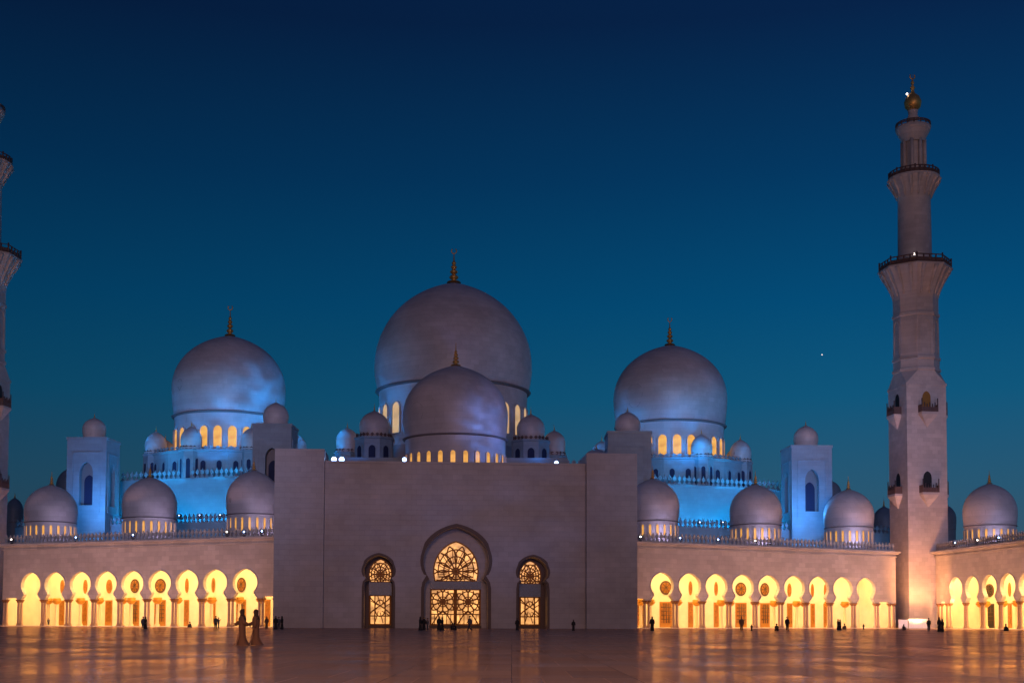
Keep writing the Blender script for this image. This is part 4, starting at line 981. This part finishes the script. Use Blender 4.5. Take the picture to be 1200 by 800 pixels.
person('standing', 'dark figure standing left of centre before the left gallery, beside another', 167.5, 736.5, 1.6, -60)
person('robed', 'dark robed figure standing close on the right of a companion before the left gallery', 170.5, 736.8, 1.6, 200)
person('seated', 'person sitting on the floor before the seventh arch of the left gallery', 223.2, 734.8, 1.75, 180)
person('standing', 'person in dark clothes at the eighth arch of the left gallery, legs apart', 252.8, 736.5, 1.72, 100)
person('photographing', 'person holding something up at the eighth arch of the left gallery', 256.0, 736.2, 1.55, 10)
person('robed', 'reddish-brown figure at the last narrow opening beside the left pylon', 312.3, 735.6, 1.7, -90, cl=BR)
person('robed', 'dark figure at the foot of the left pylon, left in its group', 323, 737, 1.7, -60)
person('standing', 'dark figure at the foot of the left pylon, middle of its group', 326.5, 736.6, 1.65, -100)
person('robed', 'dark figure at the foot of the left pylon, right in its group', 330.3, 737, 1.7, 200)
person('standing', 'tiny figure standing inside the second arch of the left gallery', 57.5, 733, 1.4, -90, Y=231)
person('robed', 'black robed figure left of the main door, first from the left', 492.5, 738.3, 1.65, 0)
person('robed', 'black robed figure left of the main door, second from the left', 496.8, 738.1, 1.6, -90)
person('standing', 'dark figure left of the main door, third from the left', 501, 738.2, 1.5, 180)
person('robed', 'black robed figure before the left door leaf, left of two', 514.5, 738.3, 1.72, -60)
person('robed', 'black robed figure before the left door leaf, right of two', 518.3, 738.2, 1.6, 200)
person('seated', 'person sitting before the middle of the main door, left of two', 529.8, 738, 1.7, -60)
person('seated', 'person sitting before the middle of the main door, right of two', 533.2, 738, 1.7, 220)
person('striding', 'person with pale shirt striding past the right door leaf', 550.5, 739.3, 1.75, 200, cl={'shirt': GREYC})
person('robed', 'slim dark figure standing at the left jamb of the right side door', 606.2, 738, 1.55, -90)
person('robed', 'lone dark figure at the foot of the wall right of the side door', 672, 738.5, 1.35, -90)
person('robed', 'woman in flowing black abaya before the first arch of the right gallery', 764.3, 738.8, 1.78, -120)
person('standing', 'slim figure before the fourth arch of the right gallery', 869, 738.6, 1.8, -90, cl={'shirt': BROWN, 'trousers': BROWN})
person('robed', 'child beside the fourth arch of the right gallery', 880.8, 738.6, .85, -90)
person('seated', 'person crouching between fifth and sixth arch of the right gallery', 910, 739.0, 1.75, -90)
person('standing', 'tall slim figure at the pier left of the sixth arch of the right gallery', 922.6, 738.8, 1.85, -80, cl={'trousers': BLACKC, 'shirt': BLACKC})
person('robed', 'broad black robed figure before the eighth arch of the right gallery, left of two', 982.2, 737.8, 1.6, 0)
person('robed', 'broad black robed figure before the eighth arch of the right gallery, right of two', 984.6, 737.9, 1.55, 180)
person('seated', 'person sitting before the eighth arch of the right gallery', 990.5, 737.2, 1.75, 180, cl={'robe': BROWN})
person('robed', 'child before the ninth arch of the right gallery', 1012, 737.0, .9, -90)
person('seated', 'person sitting before the narrow white panel at the minaret foot', 1058.5, 738.0, 1.6, -60)
person('standing', 'person standing with legs apart before the right minaret foot', 1088.5, 739.0, 1.75, -90, cl={'shirt': BLACKC})
person('robed', 'black robed woman right of the minaret foot, left of two', 1100.8, 739.8, 1.8, -60)
person('robed', 'black robed woman right of the minaret foot, right of two', 1104.5, 739.8, 1.55, 200)
person('seated', 'person sitting before the fourth arch of the far right gallery', 1178, 739, 1.8, 10)
# the bright planet low in the western sky
p = P(963.3, 415.5, 3500); o = MB().lathe([(0, -1.9), (1.35, -1.35), (1.9, 0), (1.35, 1.35), (0, 1.9)], 12).build('evening_star', glow('star_light', (1, .85, .8), 1.2, 0), None, p)
tag(o, 'tiny bright evening star in the sky left of the right minaret', 'star')
